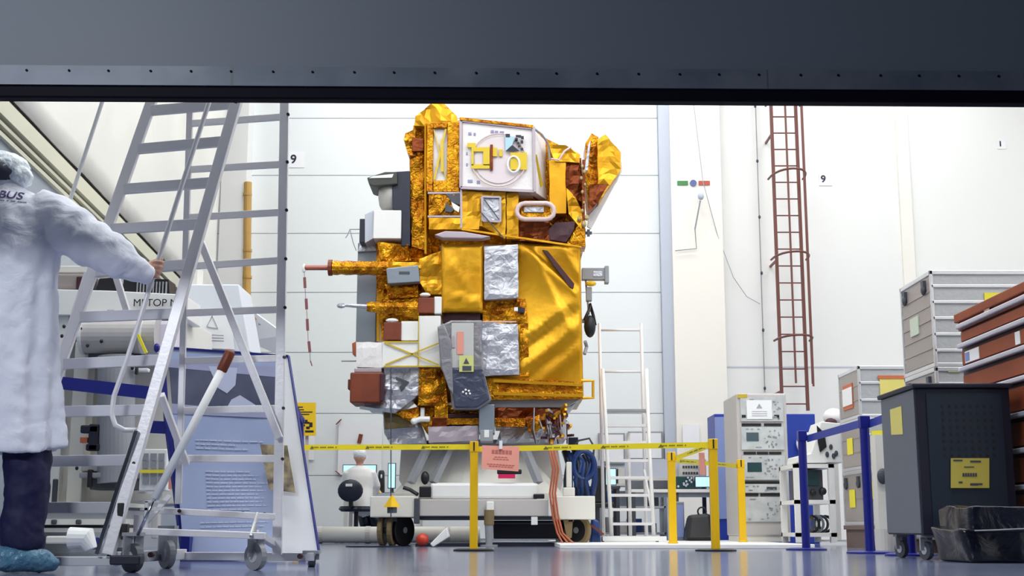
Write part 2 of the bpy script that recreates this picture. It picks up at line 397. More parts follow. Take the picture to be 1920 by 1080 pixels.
mb = MB(); c = P(1300, 343, 19.78); mb.cyl(c, c+Vector((0, .018, 0)), 0.052, 20); mb.build('blue_dot', 'sblue', t)
mb = MB(); mb.pbox(1310, 339, 1331, 347, 19.785, 0.012); mb.build('red_bar', 'sred', t)
t = thing('wall_lamp_arm', 'thin grey jointed bracket arm on the warm white pier below the coloured sign', 'bracket', P(1313, 370, 19.7))
mb = MB(); mb.tube([P(1303, 430, 19.7), P(1313, 376, 19.65)], 0.012); mb.build('arm', 'grey', t)
mb = MB(); mb.ball(P(1314, 368, 19.66), .05, .05, .06); mb.build('joint', 'doorframe', t)
mb = MB(); mb.tube([P(1303, 430, 19.7), P(1306, 466, 19.75), P(1266, 470, 19.75)], 0.008); mb.build('stay', 'grey', t)
tag(MB().tube([P(1300, 190, 19.7), P(1318, 340, 19.68), P(1345, 440, 19.8), P(1375, 520, 19.85), P(1400, 556, 19.9), P(1425, 570, 19.9)], 0.006, 6).build('wall_cable', 'inkgrey'), 'thin pale cable sagging across the pier towards the caged ladder', 'cable')
t = thing('conduit', 'thin vertical cable run with small dark clips left of the caged ladder', 'conduit', P(1425, 450, 19.9))
mb = MB(); mb.tube([P(1415, 150, 19.94), P(1425, 450, 19.94), P(1434, 735, 19.94)], 0.008, 6); mb.build('cable', 'grey', t)
for x, y in ((1416, 199), (1420, 302), (1424, 407), (1428, 512), (1431, 619), (1434, 728)):
    mb = MB(); mb.ball(P(x, y, 19.93), .02, .02, .03); mb.build('clip', 'dgrey', t)
# caged ladder
t = thing('caged_ladder', 'tall red-brown fixed ladder with safety cage hoops on the back wall', 'ladder', G(1490, 19.4))
Yc = 19.5
zt_, zb_ = 8.5, P(0, 770, Yc).z
def vrail(x, Y, z0_=None): a = P(x, 480, Y).x; return [(a, Y, zb_ if z0_ is None else z0_), (a, Y, zt_)]
for x, w_ in ((1456, .02), (1503, .02)):
    mb = MB(); a = vrail(x, Yc); mb.bar(a[0], a[1], 0.045, 0.05); mb.build('rail', 'rust', t)
a, b = P(1456, 480, Yc).x, P(1503, 480, Yc).x
zz = zb_ + 0.1
while zz < zt_:
    mb = MB(); mb.tube([(a, Yc, zz), (b, Yc, zz)], 0.011, 6); mb.build('rung', 'rust', t); zz += 33*Yc/F_PX
cxm, rr = (P(1452, 480, 19.2).x + P(1520, 480, 19.2).x)/2, 34*19.2/F_PX
for y in (188, 327, 480, 634):
    z = P(0, y, 19.2).z
    mb = MB(); pts = [(cxm + rr*math.cos(math.radians(q)), Yc - 0.02 - 0.62*abs(math.sin(math.radians(q)))**0.8, z) for q in range(0, 181, 15)]
    mb.tube(pts, 0.017, 6); mb.build('cage_hoop', 'rust', t)
for q in (10, 50, 110):
    p = (cxm + rr*math.cos(math.radians(q)), Yc - 0.02 - 0.62*abs(math.sin(math.radians(q)))**0.8)
    mb = MB(); mb.bar((p[0], p[1], P(0, 720, 19).z), (p[0], p[1], zt_), 0.03, 0.008); mb.build('cage_bar', 'rust', t)
for z in (2.2, 4.2, 6.2):
    mb = MB(); mb.bar((a, Yc, z), (a, 20, z), .03, .03); mb.build('wall_bracket', 'rust', t)
# ochre pole and warm column on the left back
t = thing('ochre_pole', 'vertical ochre pole segment hung on the panelled door behind the ladder', 'pole', P(464, 560, 19.6))
mb = MB(); mb.tube([P(463, 560, 19.6), P(464, 420, 19.6), P(465, 342, 19.6)], 0.06, 12); mb.build('pole', 'ochre', t)
for y in (365, 470, 520): mb = MB(); c = P(464, y, 19.6); mb.cyl(c-Vector((0,0,.02)), c+Vector((0,0,.02)), .07, 12); mb.build('collar', 'ochre', t)
mb = MB(); mb.bar(P(464, 450, 19.6), P(464, 450, 20.0)+Vector((0,0,0)), .03, .03); mb.build('bracket', 'grey', t)
# ================================================================ SATELLITE
sat = thing('satellite', 'large gold-foil wrapped satellite standing on the white wheeled stand in the centre', 'satellite', G(900, 14.8, 0.85))
S = sat
def pb(name, x0, y0, x1, y1, Y, d, m, bevel=0.008, par=None): return MB().pbox(x0, y0, x1, y1, Y, d).build(name, m, par or S, bevel=bevel)
def pp(name, pts, Y, d, m, bevel=0.006, par=None): return MB().prism(pts, Y, d).build(name, m, par or S, bevel=bevel)
# lower body: large gold blankets
foil('body_blanket', [(905,462),(975,455),(1088,461),(1094,745),(918,748),(905,705)], 14.02, 1.5, 'gold', S, 0.045, 0.012, 3, 0.1, 1.3, 0.9, smooth=True,
  folds=[((980,465),(1092,560),.05,.10), ((1075,575),(992,632),.06,.09), ((1000,640),(1085,560),-.03,.08), ((1090,610),(985,690),.055,.14), ((1000,480),(1060,600),.035,.12), ((1092,650),(1000,735),.03,.12), ((1060,470),(1090,520),.03,.08)])
foil('side_blanket', [(828,458),(905,458),(905,584),(828,584)], 13.86, 1.2, 'gold', S, 0.04, 0.01, 5, 0.15, 2.2, 1.2, smooth=True,
  folds=[((870,460),(880,584),.012,.05), ((860,555),(900,565),.02,.03), ((835,470),(865,520),.012,.05)])
foil('crumpled_blanket', [(905,565),(985,560),(990,605),(905,607)], 13.97, 0.1, 'gold2', S, 0.04, 0.03, 14)
foil('crumpled_blanket', [(975,600),(990,604),(992,705),(975,705)], 13.97, 0.1, 'gold2', S, 0.04, 0.02, 15)
pp('open_slit', [(1017,468),(1027,470),(1077,532),(1075,541),(1068,538)], 13.955, 0.05, 'maroon', 0.002)
foil('silver_patch', [(908,462),(971,458),(972,558),(908,562)], 13.84, 0.1, 'silver', S, 0.06, 0.018, 21, 0.2)
foil('silver_patch', [(901,604),(971,608),(974,702),(903,705)], 13.84, 0.1, 'silver', S, 0.06, 0.018, 22, 0.3)
pb('strap_marker', 905, 602, 968, 604, 13.83, .02, 'pinkring', 0)
# lower rim and loop bracket
foil('rim_foil', [(912,708),(1092,716),(1093,748),(922,750)], 13.92, 0.5, 'gold2', S, 0.06, 0.02, 31, 0.2)
mb = MB(); mb.bar(P(925,714,13.88), P(1092,722,13.88), .03, .03); mb.bar(P(925,738,13.88), P(1092,742,13.88), .03, .03); mb.build('rim_bar', 'gold', S)
mb = MB(); mb.tube([P(1090,714,13.95), P(1112,714,13.95), P(1112,746,13.95), P(1090,746,13.95)], 0.018, 8); mb.build('loop_bracket', 'gold', S)
pp('floor_plate', [(905,748),(1090,748),(1060,764),(930,764)], 14.0, 0.9, 'grey')
# upper body
foil('upper_blanket', [(768,300),(775,236),(862,226),(1000,242),(1028,262),(1086,292),(1096,458),(975,458),(826,460),(795,486),(770,440)], 14.2, 1.3, 'gold2', S, 0.07, 0.03, 41, 0.2)
foil('peak_baffle', [(777,236),(779,218),(810,192),(830,192),(858,220),(857,240)], 13.98, 0.7, 'gold', S, 0.06, 0.03, 43, 0.3)
foil('side_foil', [(795,238),(760,250),(757,262),(766,290),(795,300)], 14.1, 0.6, 'gold2', S, 0.04, 0.04, 44, 0.8)
pb('dark_opening', 772, 258, 795, 284, 14.03, .05, 'amber')
foil('corner_strip', [(768,300),(795,290),(800,470),(772,462)], 14.05, 0.5, 'gold2', S, 0.05, 0.03, 45, 0.3)
mb = MB(); mb.tube([P(798,232,13.95), P(798,476,13.98)], 0.014, 8); mb.build('edge_tube', 'gold', S)
# framed slot panel with yellow straps
mb = MB()
for q in ((800,228,812,360), (838,228,862,360), (812,228,838,240), (812,338,838,360)): mb.pbox(*q, 13.9, .25)
sf = mb.build('slot_frame', 'gold2', S, bevel=.01)
pb('slot_back', 811, 238, 839, 340, 13.95, .02, 'whiteblanket', 0, sf)
mb = MB(); mb.bar(P(813,242,13.93), P(837,337,13.93), .02, .01); mb.bar(P(836,242,13.92), P(814,337,13.92), .02, .01); mb.bar(P(829,262,13.91), P(829,322,13.91), .03, .01); mb.build('tape_cross', 'tape', sf)
# white antenna panel
wp = pp('white_panel', [(867,229),(999,243),(1001,357),(866,350)], 13.82, 0.4, 'whiteblanket')
mb = MB(); L = [P(x,y,13.81) for x,y in ((864,226),(1000,241),(1002,359),(864,352))]
for i in range(4): mb.bar(L[i], L[(i+1)%4], .03, .03)
mb.build('panel_frame', 'lilac', wp)
mb = MB(); mb.bar(P(862,223,13.8), P(1000,238,13.8), .035, .03); mb.build('top_foil_strip', 'gold2', wp)
c = P(935,300,13.79); mb = MB(); mb.ring(c, 52*14/F_PX, 0.008, 36); mb.build('circular_tube', 'pinkring', wp)
mb = MB(); c2 = P(935,300,13.805); mb.cyl(c2, c2+Vector((0,.02,0)), 46*14/F_PX, 36); mb.build('round_cover', mat('pinkish_white_disc', (226, 214, 218), 0.5), wp)
mb = MB()
for q in ((876,268,892,276), (888,276,918,284), (884,308,918,316), (884,276,888,310), (906,284,918,310), (924,277,932,293), (936,280,942,293)): mb.pbox(*q, 13.78, .02)
mb.build('gold_tape_shape', 'tape', wp)
pb('gold_tape_bar', 919, 271, 924, 319, 13.775, .02, 'amber', 0, wp)
mb = MB(); mb.pbox(957,286,988,318,13.78,.02); mb.build('gold_tape_patch', 'tape', wp)
mb = MB(); mb.ring(P(963,308,13.77), .065, .012, 20, rz=.09); mb.build('white_ring', 'white', wp)
pp('black_triangle', [(948,283),(961,272),(974,283)], 13.77, .01, 'navy', 0, wp)
pb('black_square', 948, 251, 956, 257, 13.77, .01, 'navy', 0, wp)
pp('pale_blue_tape', [(947,256),(966,256),(960,272),(948,283)], 13.775, .01, mat('pale_blue_tape', (176, 212, 226), .5), 0, wp)
mb = MB()
for i, (x, y) in enumerate(((967,253),(972,253),(977,255),(965,262),(969,266),(976,263),(971,272),(976,277),(966,258))): mb.pbox(x, y, x+5, y+4+(i%3), 13.768, .01)
mb.build('black_speckle', 'navy', wp)
mb = MB()
for x0, x1, y in ((920,926,244),(928,934,245),(937,945,246),(878,884,248),(888,892,249),(877,886,337),(894,900,339),(874,877,285),(874,877,306)): mb.pbox(x0, y, x1, y+5, 13.812, .01)
mb.build('small_markings', mat('faded_violet_ink', (150,150,190), .6), wp)
# right-hand slanted white side
fr = [P(1001,243,13.84), P(1029,270,14.3), P(1030,378,14.3), P(1003,360,13.84)]
mb = MB(); mb.hexa(fr, [p+Vector((-.05,.1,0)) for p in fr]); mb.build('white_side_panel', 'whiteblanket', S)
mb = MB(); mb.bar(P(1001,238,13.8), P(1003,360,13.8), .03, .03); mb.build('white_edge_bar', 'lilac', S)
mb = MB(); mb.tube([P(1000,240,13.8), P(1016,252,13.9), P(1028,270,14.0), P(1031,300,14.0)], .012, 8); mb.build('corner_tube', 'grey', S)
mb = MB(); mb.bar(P(1004,290,13.86), P(1016,350,14.0), .03, .01); mb.build('gold_strap', 'tape', S)
# right gold column and amber hollow
foil('gold_column', [(1030,300),(1060,290),(1062,400),(1030,400)], 14.0, .3, 'gold', S, .1, .006, 51, .1)
foil('column_cap', [(1028,270),(1060,272),(1088,290),(1086,305),(1040,302)], 13.98, .4, 'gold', S, .05, .02, 52, .3)
foil('amber_hollow', [(1058,300),(1090,296),(1094,380),(1078,372),(1060,352)], 14.03, .2, 'amber', S, .05, .03, 53, .3)
mb = MB(); mb.tube([P(1034,298,13.95), P(1048,300,13.9), P(1058,284,13.92), P(1070,276,13.96)], .012, 8); mb.build('pale_cable_loop', 'pinkring', S)
foil('gusset_foil', [(1062,352),(1080,372),(1096,405),(1090,430),(1066,400)], 13.97, .2, 'gold', S, .05, .03, 54, .4)
foil('gold_corner', [(1085,420),(1096,415),(1098,462),(1062,458)], 13.98, .3, 'gold2', S, .05, .02, 55, .3)
foil('amber_hollow', [(1027,432),(1042,417),(1078,415),(1076,430),(1062,453),(1032,450)], 13.93, .1, 'maroon', S, .06, .012, 56, .2)
foil('crumpled_foil', [(950,420),(1030,410),(1035,456),(955,450)], 13.96, .2, 'amber', S, .04, .03, 57, .3)
# boxes under the white panel
foil('gold_box', [(866,358),(905,360),(905,424),(866,424)], 13.88, .4, 'gold', S, .05, .025, 61, .2)
foil('gold_box', [(903,360),(948,360),(948,448),(903,424)], 13.9, .4, 'gold', S, .06, .025, 62, .2)
foil('gold_box', [(950,362),(972,362),(972,448),(950,448)], 13.9, .3, 'gold', S, .05, .02, 63, .2)
foil('crumpled_foil', [(804,360),(864,362),(864,404),(804,404)], 13.88, .4, 'gold2', S, .035, .035, 64, .3)
pp('dark_vent', [(836,364),(862,362),(862,384),(846,378)], 13.84, .05, 'dgrey', 0)
pp('dark_vent', [(836,380),(852,392),(846,398),(834,396)], 13.84, .05, 'dgrey', 0)
pp('white_tab', [(846,378),(862,388),(860,398),(850,392)], 13.84, .05, 'white', 0)
foil('gold_shelf', [(804,408),(900,410),(898,430),(804,430)], 13.84, .5, 'gold', S, .05, .015, 65, .2)
mb = MB(); mb.bar(P(802,362,13.86), P(864,362,13.86), .02, .02); mb.bar(P(802,406,13.86), P(864,406,13.86), .02, .02); mb.bar(P(864,225,13.84), P(865,428,13.84), .022, .02); mb.build('lilac_edge', 'lilac', S)
mb = MB(); L = [P(x,y,13.83) for x,y in ((904,369),(938,370),(938,416),(905,414))]
for i in range(4): mb.bar(L[i], L[(i+1)%4], .025, .02)
mb.build('window_frame', 'lilac', S); pp('window_pane', [(905,370),(938,371),(938,415),(906,413)], 13.85, .02, 'silver', 0)
mb = MB(); mb.bar(P(908,374,13.82), P(936,412,13.82), .015, .01); mb.bar(P(900,396,13.8), P(946,448,13.8), .018, .01); mb.build('dark_strap', 'dgrey', S)
# oblong handle
mb = MB(); pts = []
for cx, a0 in ((1024, -90), (984, 90)):
    for q in range(0, 181, 30): a = math.radians(a0 + q); pts.append(P(cx + 15*math.cos(a), 396 - 15*math.sin(a) + (0 if cx > 1000 else 0), 13.8))
mb.tube(pts, .026, 8, closed=True); mb.build('oblong_ring', 'pinkring', S, smooth=True)
pb('ring_backing', 976, 384, 1032, 408, 13.85, .03, 'gold2'); pb('ring_window', 982, 387, 1020, 398, 13.83, .03, 'silver')
# lilac blade
pp('pale_blade', [(814,440),(835,433),(868,434),(920,443),(905,447),(830,446)], 13.72, .15, 'lilac', .01)
mb = MB(); mb.bar(P(866,430,13.8), P(1090,463,13.9), .02, .02); mb.build('gold_cord', 'gold', S)
# right open baffle
foil('baffle_foil', [(1098,268),(1110,250),(1122,258),(1124,380),(1104,398),(1097,330)], 14.05, .4, 'gold2', S, .05, .03, 71, .3)
foil('baffle_foil', [(1120,262),(1135,252),(1164,285),(1164,318),(1140,352),(1122,380)], 13.95, .5, 'gold', S, .06, .02, 72, .2)
foil('baffle_inner', [(1106,345),(1140,345),(1122,378),(1104,398)], 13.93, .2, 'amber', S, .04, .02, 73, .3)
pp('silver_sheet', [(1166,300),(1167,320),(1108,430),(1101,425),(1104,396),(1146,345)], 14.12, .03, 'whiteblanket')
pp('silver_strip', [(1103,270),(1108,262),(1102,320),(1096,320)], 13.93, .03, 'silver')
for i, (x, y, r_) in enumerate(((1092,312,.03),(1096,322,.035),(1090,334,.03),(1097,346,.025),(1092,360,.03),(1095,380,.025),(1092,395,.03),(1086,410,.04),(1100,408,.045),(1095,420,.05))): MB().ball(P(x, y, 13.95), r_*.6, r_*.6, r_*.8, 8, 6).build('hinge_fitting', mat('pale_brass', (190, 170, 120), .3, .6), S)
mb = MB(); mb.bar(P(1094,300,13.97), P(1094,425,13.97), .03, .03); mb.build('hinge_rod', 'amber', S)
mb = MB(); mb.pbox(1092,428,1098,444,14,.05); mb.pbox(1101,430,1106,442,14,.05); mb.pbox(1086,434,1110,438,14.02,.05); mb.build('small_connector', 'dgrey', S)
# right-hand fittings
pb('connector_box', 1091, 502, 1138, 524, 14.2, .1, 'grey'); pb('connector_plate', 1134, 498, 1142, 530, 14.18, .12, 'grey')
pb('connector_port', 1112, 508, 1130, 519, 14.19, .05, 'silver')
mb = MB(); mb.ball(P(1108,532,14.2), .06, .05, .03, 8, 6); mb.build('yellow_cap', 'yellow', S)
pb('spring_fitting', 1099, 538, 1110, 564, 14.2, .08, 'grey')
mb = MB(); mb.ball(P(1106,612,14.2), .065, .06, .125); mb.tube([P(1096,600,14.1), P(1105,580,14.15), P(1106,570,14.2), P(1112,590,14.2), P(1116,610,14.2)], .018, 8); mb.build('black_motor', 'black', S, smooth=True)
mb = MB(); mb.bar(P(1088,602,14.25), P(1106,602,14.25), .03, .04); mb.bar(P(1098,525,14.25), P(1104,590,14.25), .02, .02); mb.build('motor_bracket', 'grey', S)
mb = MB(); mb.tube([P(1097,640,14.1), P(1100,650,14.15), P(1096,664,14.1)], .02, 8); mb.build('grey_fitting', 'grey', S)
# left: cameras, radiators
mb = MB(); mb.prism([(735,322),(769,320),(769,462),(752,462),(752,396),(736,392)], 14.0, .6); mb.build('dark_bracket', 'navy', S, bevel=.01)
mb = MB(); mb.prism([(688,333),(722,322),(745,322),(745,345),(700,349),(692,346)], 13.95, .45); mb.build('sensor_hood', mat('dark_olive_hood', (60, 62, 58), .5), S, bevel=.01)
pp('hood_label', [(700,330),(738,326),(735,333),(692,334)], 13.94, .02, 'white', 0)
mb = MB(); cx = P(732,370,14.15); r_ = .135
mb.rings([(cx.x, cx.y, P(0,394,14.15).z, r_*.7, r_*.7), (cx.x, cx.y, P(0,386,14.15).z, r_*.9, r_*.9), (cx.x, cx.y, P(0,372,14.15).z, r_, r_), (cx.x, cx.y, P(0,352,14.15).z, r_*.98, r_*.98), (cx.x, cx.y, P(0,345,14.15).z, r_*.8, r_*.8)], 24)
mb.build('sensor_drum', mat('drum_grey', (176, 174, 172), .35, .2), S, smooth=True)
pb('white_box', 700, 394, 752, 447, 13.95, .5, 'white'); pp('white_box_side', [(684,402),(700,394),(700,447),(684,456)], 14.0, .4, 'doorframe')
pb('black_port', 674, 410, 686, 455, 14.05, .3, 'navy')
mb = MB(); mb.tube([P(676,430,14.2), P(656,430,14.2), P(652,440,14.2), P(648,446,14.2)], .006, 6); mb.tube([P(656,430,14.2), P(662,455,14.2), P(668,470,14.2)], .005, 6); mb.build('wire_whisker', 'inkgrey', S)
pb('radiator', 669, 455, 706, 642, 14.3, .9, 'greypanel'); pp('radiator_top', [(676,455),(684,446),(702,446),(706,470),(670,472)], 14.25, .4, 'silver')
mb = MB(); mb.bar(P(709,470,14.2), P(709,640,14.2), .03, .03); mb.bar(P(716,470,14.2), P(716,640,14.2), .025, .03); mb.build('gold_rail', 'gold', S)
foil('crumpled_foil', [(706,452),(770,460),(825,462),(830,600),(785,640),(718,640),(706,560)], 14.15, .8, 'gold2', S, .045, .045, 81, .3)
foil('crumpled_foil', [(708,455),(765,458),(770,488),(712,490)], 13.98, .3, 'gold2', S, .035, .05, 82, .6)
foil('crumpled_foil', [(786,486),(828,470),(828,552),(800,552),(788,530)], 13.98, .3, 'gold', S, .04, .03, 83, .4)
foil('crumpled_foil', [(722,534),(784,534),(784,556),(730,560)], 14.0, .3, 'gold2', S, .035, .04, 84, .5)
# antennas
mb = MB(); A, B = P(623,502,13.9), P(728,503,13.95)
n_ = 12; pts = [A.lerp(B, i/n_) for i in range(n_+1)]
mb.tube(pts, [.078 + .006*math.sin(i*2.3) for i in range(n_+1)], 12); an = mb.build('antenna_sleeve', 'gold2', S)
mb = MB(); mb.tube([A - Vector((.04,0,0)), A], .09, 12); mb.build('antenna_collar', 'brown', an)
mb = MB(); mb.tube([P(572,502,13.9), P(620,502,13.9)], .028, 10); mb.build('antenna_rod', mat('copper_rod', (168, 100, 86), .4, .2), an)
mb = MB(); mb.ball(P(570,503,13.9), .025, .025, .05, 8, 6); mb.build('antenna_tip', 'white', an)
foil('antenna_root', [(722,490),(790,492),(790,503),(722,505)], 13.95, .2, 'gold', S, .04, .02, 85, .3)
mb = MB(); mb.prism([(724,503),(784,497),(787,528),(727,532)], 13.82, .14); mb.build('antenna_bracket', 'greypanel', S, bevel=.008)
pb('bracket_label', 748, 509, 768, 514, 13.815, .01, 'dgrey', 0)
mb = MB(); A, B = P(688,575,13.9), P(784,580,13.95); pts = [A.lerp(B, i/n_) for i in range(n_+1)]
mb.tube(pts, [.05 + .075*(i/n_) + .008*math.sin(i*2.9) for i in range(n_+1)], 12); mb.build('antenna_cone', 'gold2', S)
mb = MB(); mb.tube([P(646,572,13.9), P(690,575,13.9)], [.018, .026], 8); mb.ball(P(640,573,13.9), .05, .03, .03, 10, 6); mb.build('probe_rod', 'silver', S)
pb('brown_cover', 784, 558, 814, 587, 13.8, .15, 'brown'); pb('white_cover', 814, 556, 828, 588, 13.82, .15, 'white')
MB().ball(P(797,553,13.85), .06, .04, .025, 10, 6).build('white_cap', 'white', S); MB().ball(P(735,601,13.85), .07, .04, .025, 10, 6).build('white_cap', 'white', S)
pb('white_panel', 785, 592, 826, 688, 13.82, .3, 'white'); pb('brown_cover', 719, 604, 752, 637, 13.82, .15, 'brown'); pb('white_panel', 752, 602, 784, 638, 13.84, .15, 'white')
foil('white_panel', [(668,641),(716,642),(716,690),(668,688)], 13.8, .5, 'whiteblanket', S, .06, .012, 91, .1)
pb('white_panel', 716, 641, 784, 689, 13.8, .3, 'white')
mb = MB()
for a, b in (((722,643),(822,684)), ((722,684),(824,643)), ((720,641),(784,641)), ((720,687),(826,687)), ((785,592),(785,688))): mb.bar(P(*a,13.785), P(*b,13.785), .008, .014)
mb.build('yellow_strap', 'tape', S)
mb = MB(); mb.prism([(660,644),(668,640),(668,666),(661,664)], 13.9, .2); mb.build('orange_edge', 'orange', S)
mb = MB(); mb.tube([P(640,677,13.9), P(668,677,13.9)], .008, 6); mb.build('thin_probe', 'grey', S)
pb('brown_box', 656, 698, 718, 755, 13.75, .5, 'brown', .015); pb('box_edge', 712, 700, 720, 752, 13.73, .45, 'maroon'); pb('box_flange', 664, 690, 715, 698, 13.8, .4, 'lilac')
pb('box_clip', 652, 711, 657, 730, 13.85, .15, 'brown')
foil('silver_wrap', [(720,690),(786,690),(786,740),(740,775),(690,768),(680,755),(722,752)], 13.88, .4, 'silver', S, .045, .03, 92, .3)
mb = MB(); mb.prism([(742,706),(768,716),(752,734),(748,726),(756,718),(742,712)], 13.83, .02); mb.build('dark_crease', 'dgrey', S)
mb = MB(); mb.bar(P(675,764,13.8), P(718,771,13.8), .04, .03); mb.build('grey_arm', 'greypanel', S)
foil('crumpled_foil', [(786,690),(832,690),(840,762),(784,760)], 13.86, .4, 'gold2', S, .035, .04, 93, .3)
foil('body_core', [(720,640),(905,600),(915,750),(780,760),(722,690)], 14.15, .9, 'gold2', S, .08, .03, 94, .2)
# bagged unit
bg = pp('plastic_bag', [(820,612),(846,600),(905,600),(903,640),(908,700),(922,750),(896,768),(848,768),(842,720),(826,690)], 13.7, .18, 'tbag', .02)
pb('bagged_unit', 846, 606, 888, 690, 13.675, .12, mat('unit_grey', (190, 190, 190), .4), .005, None)
pp('bag_dark_end', [(842,690),(905,690),(918,748),(894,764),(852,764)], 13.66, .1, 'tbagdk', .015)
pp('bag_fold', [(820,612),(832,606),(846,640),(850,740),(842,730),(828,690)], 13.64, .08, 'tbag', .01)
pb('pink_label', 857, 622, 869, 664, 13.665, .01, 'pink', 0); pb('side_label', 848, 630, 853, 652, 13.665, .01, 'lilac', 0)
t_ = pb('warning_label', 861, 667, 888, 697, 13.64, .01, mat('esd_yellow', (206, 208, 130), .5), 0)
mb = MB(); mb.prism([(869,682),(874,671),(880,682)], 13.635, .004); mb.pbox(867,686,884,695,13.635,.004); mb.build('label_mark', 'dgrey', S)
mb = MB()
for x, y in ((868,735),(873,731),(879,733),(874,738),(881,738)): mb.ball(P(x, y, 13.65), .012, .008, .012, 6, 5)
mb.build('bag_glints', 'paper', S)
foil('dark_recess', [(830,584),(900,584),(900,602),(830,604)], 13.95, .2, 'maroon', S, .05, .01, 95)
pp('lilac_cover_edge', [(893,600),(902,606),(900,642),(890,640)], 13.72, .06, 'pinkring')
mb = MB(); mb.pbox(964,576,971,583,13.83,.03); mb.build('white_connector', 'white', S)
mb = MB(); mb.pbox(971,577,984,586,13.9,.03); mb.build('dark_connector', 'navy', S)
# underside equipment
foil('underside_foil', [(782,760),(915,758),(905,800),(800,812),(786,790)], 14.0, .6, 'gold2', S, .04, .05, 101, .5)
foil('underside_foil', [(745,772),(785,762),(786,786),(770,792),(742,776)], 13.95, .3, 'gold2', S, .035, .03, 102, .5)
foil('underside_foil', [(925,760),(1060,768),(1055,800),(928,800)], 14.02, .6, 'amber', S, .05, .04, 103, .4)
foil('underside_foil', [(928,784),(985,784),(985,800),(928,800)], 13.92, .3, 'gold2', S, .04, .02, 104, .2)
foil('underside_foil', [(986,786),(1012,778),(1014,800),(1004,812),(990,808)], 13.9, .3, 'gold2', S, .04, .03, 105, .4)
foil('underside_wrap', [(950,762),(1080,756),(1062,778),(1060,825),(930,832),(940,800)], 14.1, .7, 'silver', S, .05, .04, 106, .4)
foil('underside_wrap', [(718,772),(785,790),(800,832),(730,832),(720,812)], 14.05, .5, 'silver', S, .05, .03, 107, .3)
foil('olive_wrap', [(720,774),(772,778),(776,800),(722,804)], 13.98, .2, mat('olive_foil', (112, 96, 60), .4, .4, bump=(12, .5)), S, .05, .03, 108, .2)
pb('white_bracket', 788, 764, 796, 790, 13.9, .1, 'white'); mb = MB(); mb.tube([P(776,790,13.85), P(788,786,13.85), P(806,786,13.85)], .03, 8); mb.ball(P(776,790,13.83), .035); mb.build('white_knuckle', 'white', S)
pb('maroon_block', 810, 782, 838, 800, 13.85, .3, 'amber'); foil('gold_block', [(815,758),(840,758),(840,784),(815,784)], 13.86, .3, 'gold2', S, .04, .03, 109, .3)
pb('amber_bar', 838, 776, 898, 784, 13.88, .3, 'maroon'); foil('gold_bar', [(838,784),(898,784),(898,796),(838,796)], 13.86, .3, 'gold2', S, .04, .02, 110, .3)
foil('violet_skirt', [(802,800),(896,798),(896,826),(804,830)], 13.8, .6, 'lilac', S, .05, .012, 111, .1)
pb('steel_leg', 898, 758, 927, 812, 13.75, .3, 'greypanel'); pb('steel_foot', 900, 806, 924, 828, 13.74, .25, 'grey'); pb('foot_slot', 908, 806, 917, 820, 13.735, .03, 'white', 0)
rn = random.Random(5)
for nm, m_, cnt in (('brass_fitting', 'gold', 16), ('pale_fitting', 'lilac', 10), ('dark_fitting', 'maroon', 14)):
    for i in range(cnt):
        x = rn.uniform(1022, 1066); y = rn.uniform(764, 826)
        MB().bar(P(x, y, 13.95), P(x + rn.uniform(-9, 9), y + rn.uniform(-9, 9), 13.85), .026, .026).build(nm, m_, S)
for i in range(10):
    x = rn.uniform(1000, 1064); MB().tube([P(x, rn.uniform(760, 790), 13.9), P(x+rn.uniform(-8,8), 805, 13.85), P(x+rn.uniform(-14,14), 832, 13.9)], .007, 6).build('wire', 'grey' if i % 2 else 'maroon', S)

# ================================================================ WHEELED STAND
st = thing('satellite_stand', 'white wheeled steel stand with cone adapter carrying the gold satellite', 'stand', G(900, 14.4))
def sb(name, x0, y0, x1, y1, Y, d, m='cream', bevel=0.01): return MB().pbox(x0, y0, x1, y1, Y, d).build(name, m, st, bevel=bevel)
cc = P(900, 850, 14.6); mb = MB()
mb.rings([(cc.x, 14.8, P(0,946,14.3).z, 1.0, .85), (cc.x, 14.8, P(0,925,14.3).z, .98, .85), (cc.x, 14.8, P(0,836,14.3).z, .56, .5), (cc.x, 14.8, P(0,826,14.3).z, .56, .5)], 32); mb.build('cone_adapter', 'cream', st, smooth=False)
mb = MB(); mb.rings([(cc.x, 14.8, P(0,836,14.2).z, .82, .6), (cc.x, 14.8, P(0,824,14.2).z, .82, .6)], 32); mb.build('top_ring', 'grey', st)
for q_ in ([(752,842),(830,840),(800,880),(760,920),(748,900)], [(1046,842),(960,842),(1010,880),(1050,925),(1056,900)]): MB().prism(q_, 14.5, .1).build('gusset_plate', 'rackgrey', st)
for a, b in (((842,842),(812,905)), ((800,842),(770,905)), ((985,842),(1010,905))):
    mb = MB(); mb.bar(P(*a,14.0), P(*b,13.9), .10, .06); mb.build('cone_rib', 'grey', st)
sb('front_beam', 786, 936, 1030, 968, 13.8, .35, 'rackgrey'); sb('white_tray', 806, 905, 1010, 936, 13.85, .8, 'white', .03)
sb('side_block', 694, 930, 784, 970, 13.75, 1.6, 'cream'); sb('side_block', 1040, 930, 1116, 974, 13.75, 1.6, 'cream')
sb('under_beam', 786, 968, 1035, 975, 13.85, .4, 'dgrey'); sb('block_step', 1056, 914, 1078, 930, 13.8, .2); sb('white_upright', 1062, 866, 1072, 914, 13.85, .08)
sb('joint_plate', 776, 934, 786, 982, 13.72, .1, 'dgrey'); sb('joint_plate', 1028, 934, 1036, 968, 13.74, .1, 'white')
sb('amber_motor', 786, 912, 808, 932, 13.8, .1, 'black'); sb('dark_handle', 1000, 926, 1021, 935, 13.82, .05, 'black')
mb = MB(); mb.ball(P(797,896,13.85), .045, .04, .07); mb.build('black_knob', 'black', st, smooth=True)
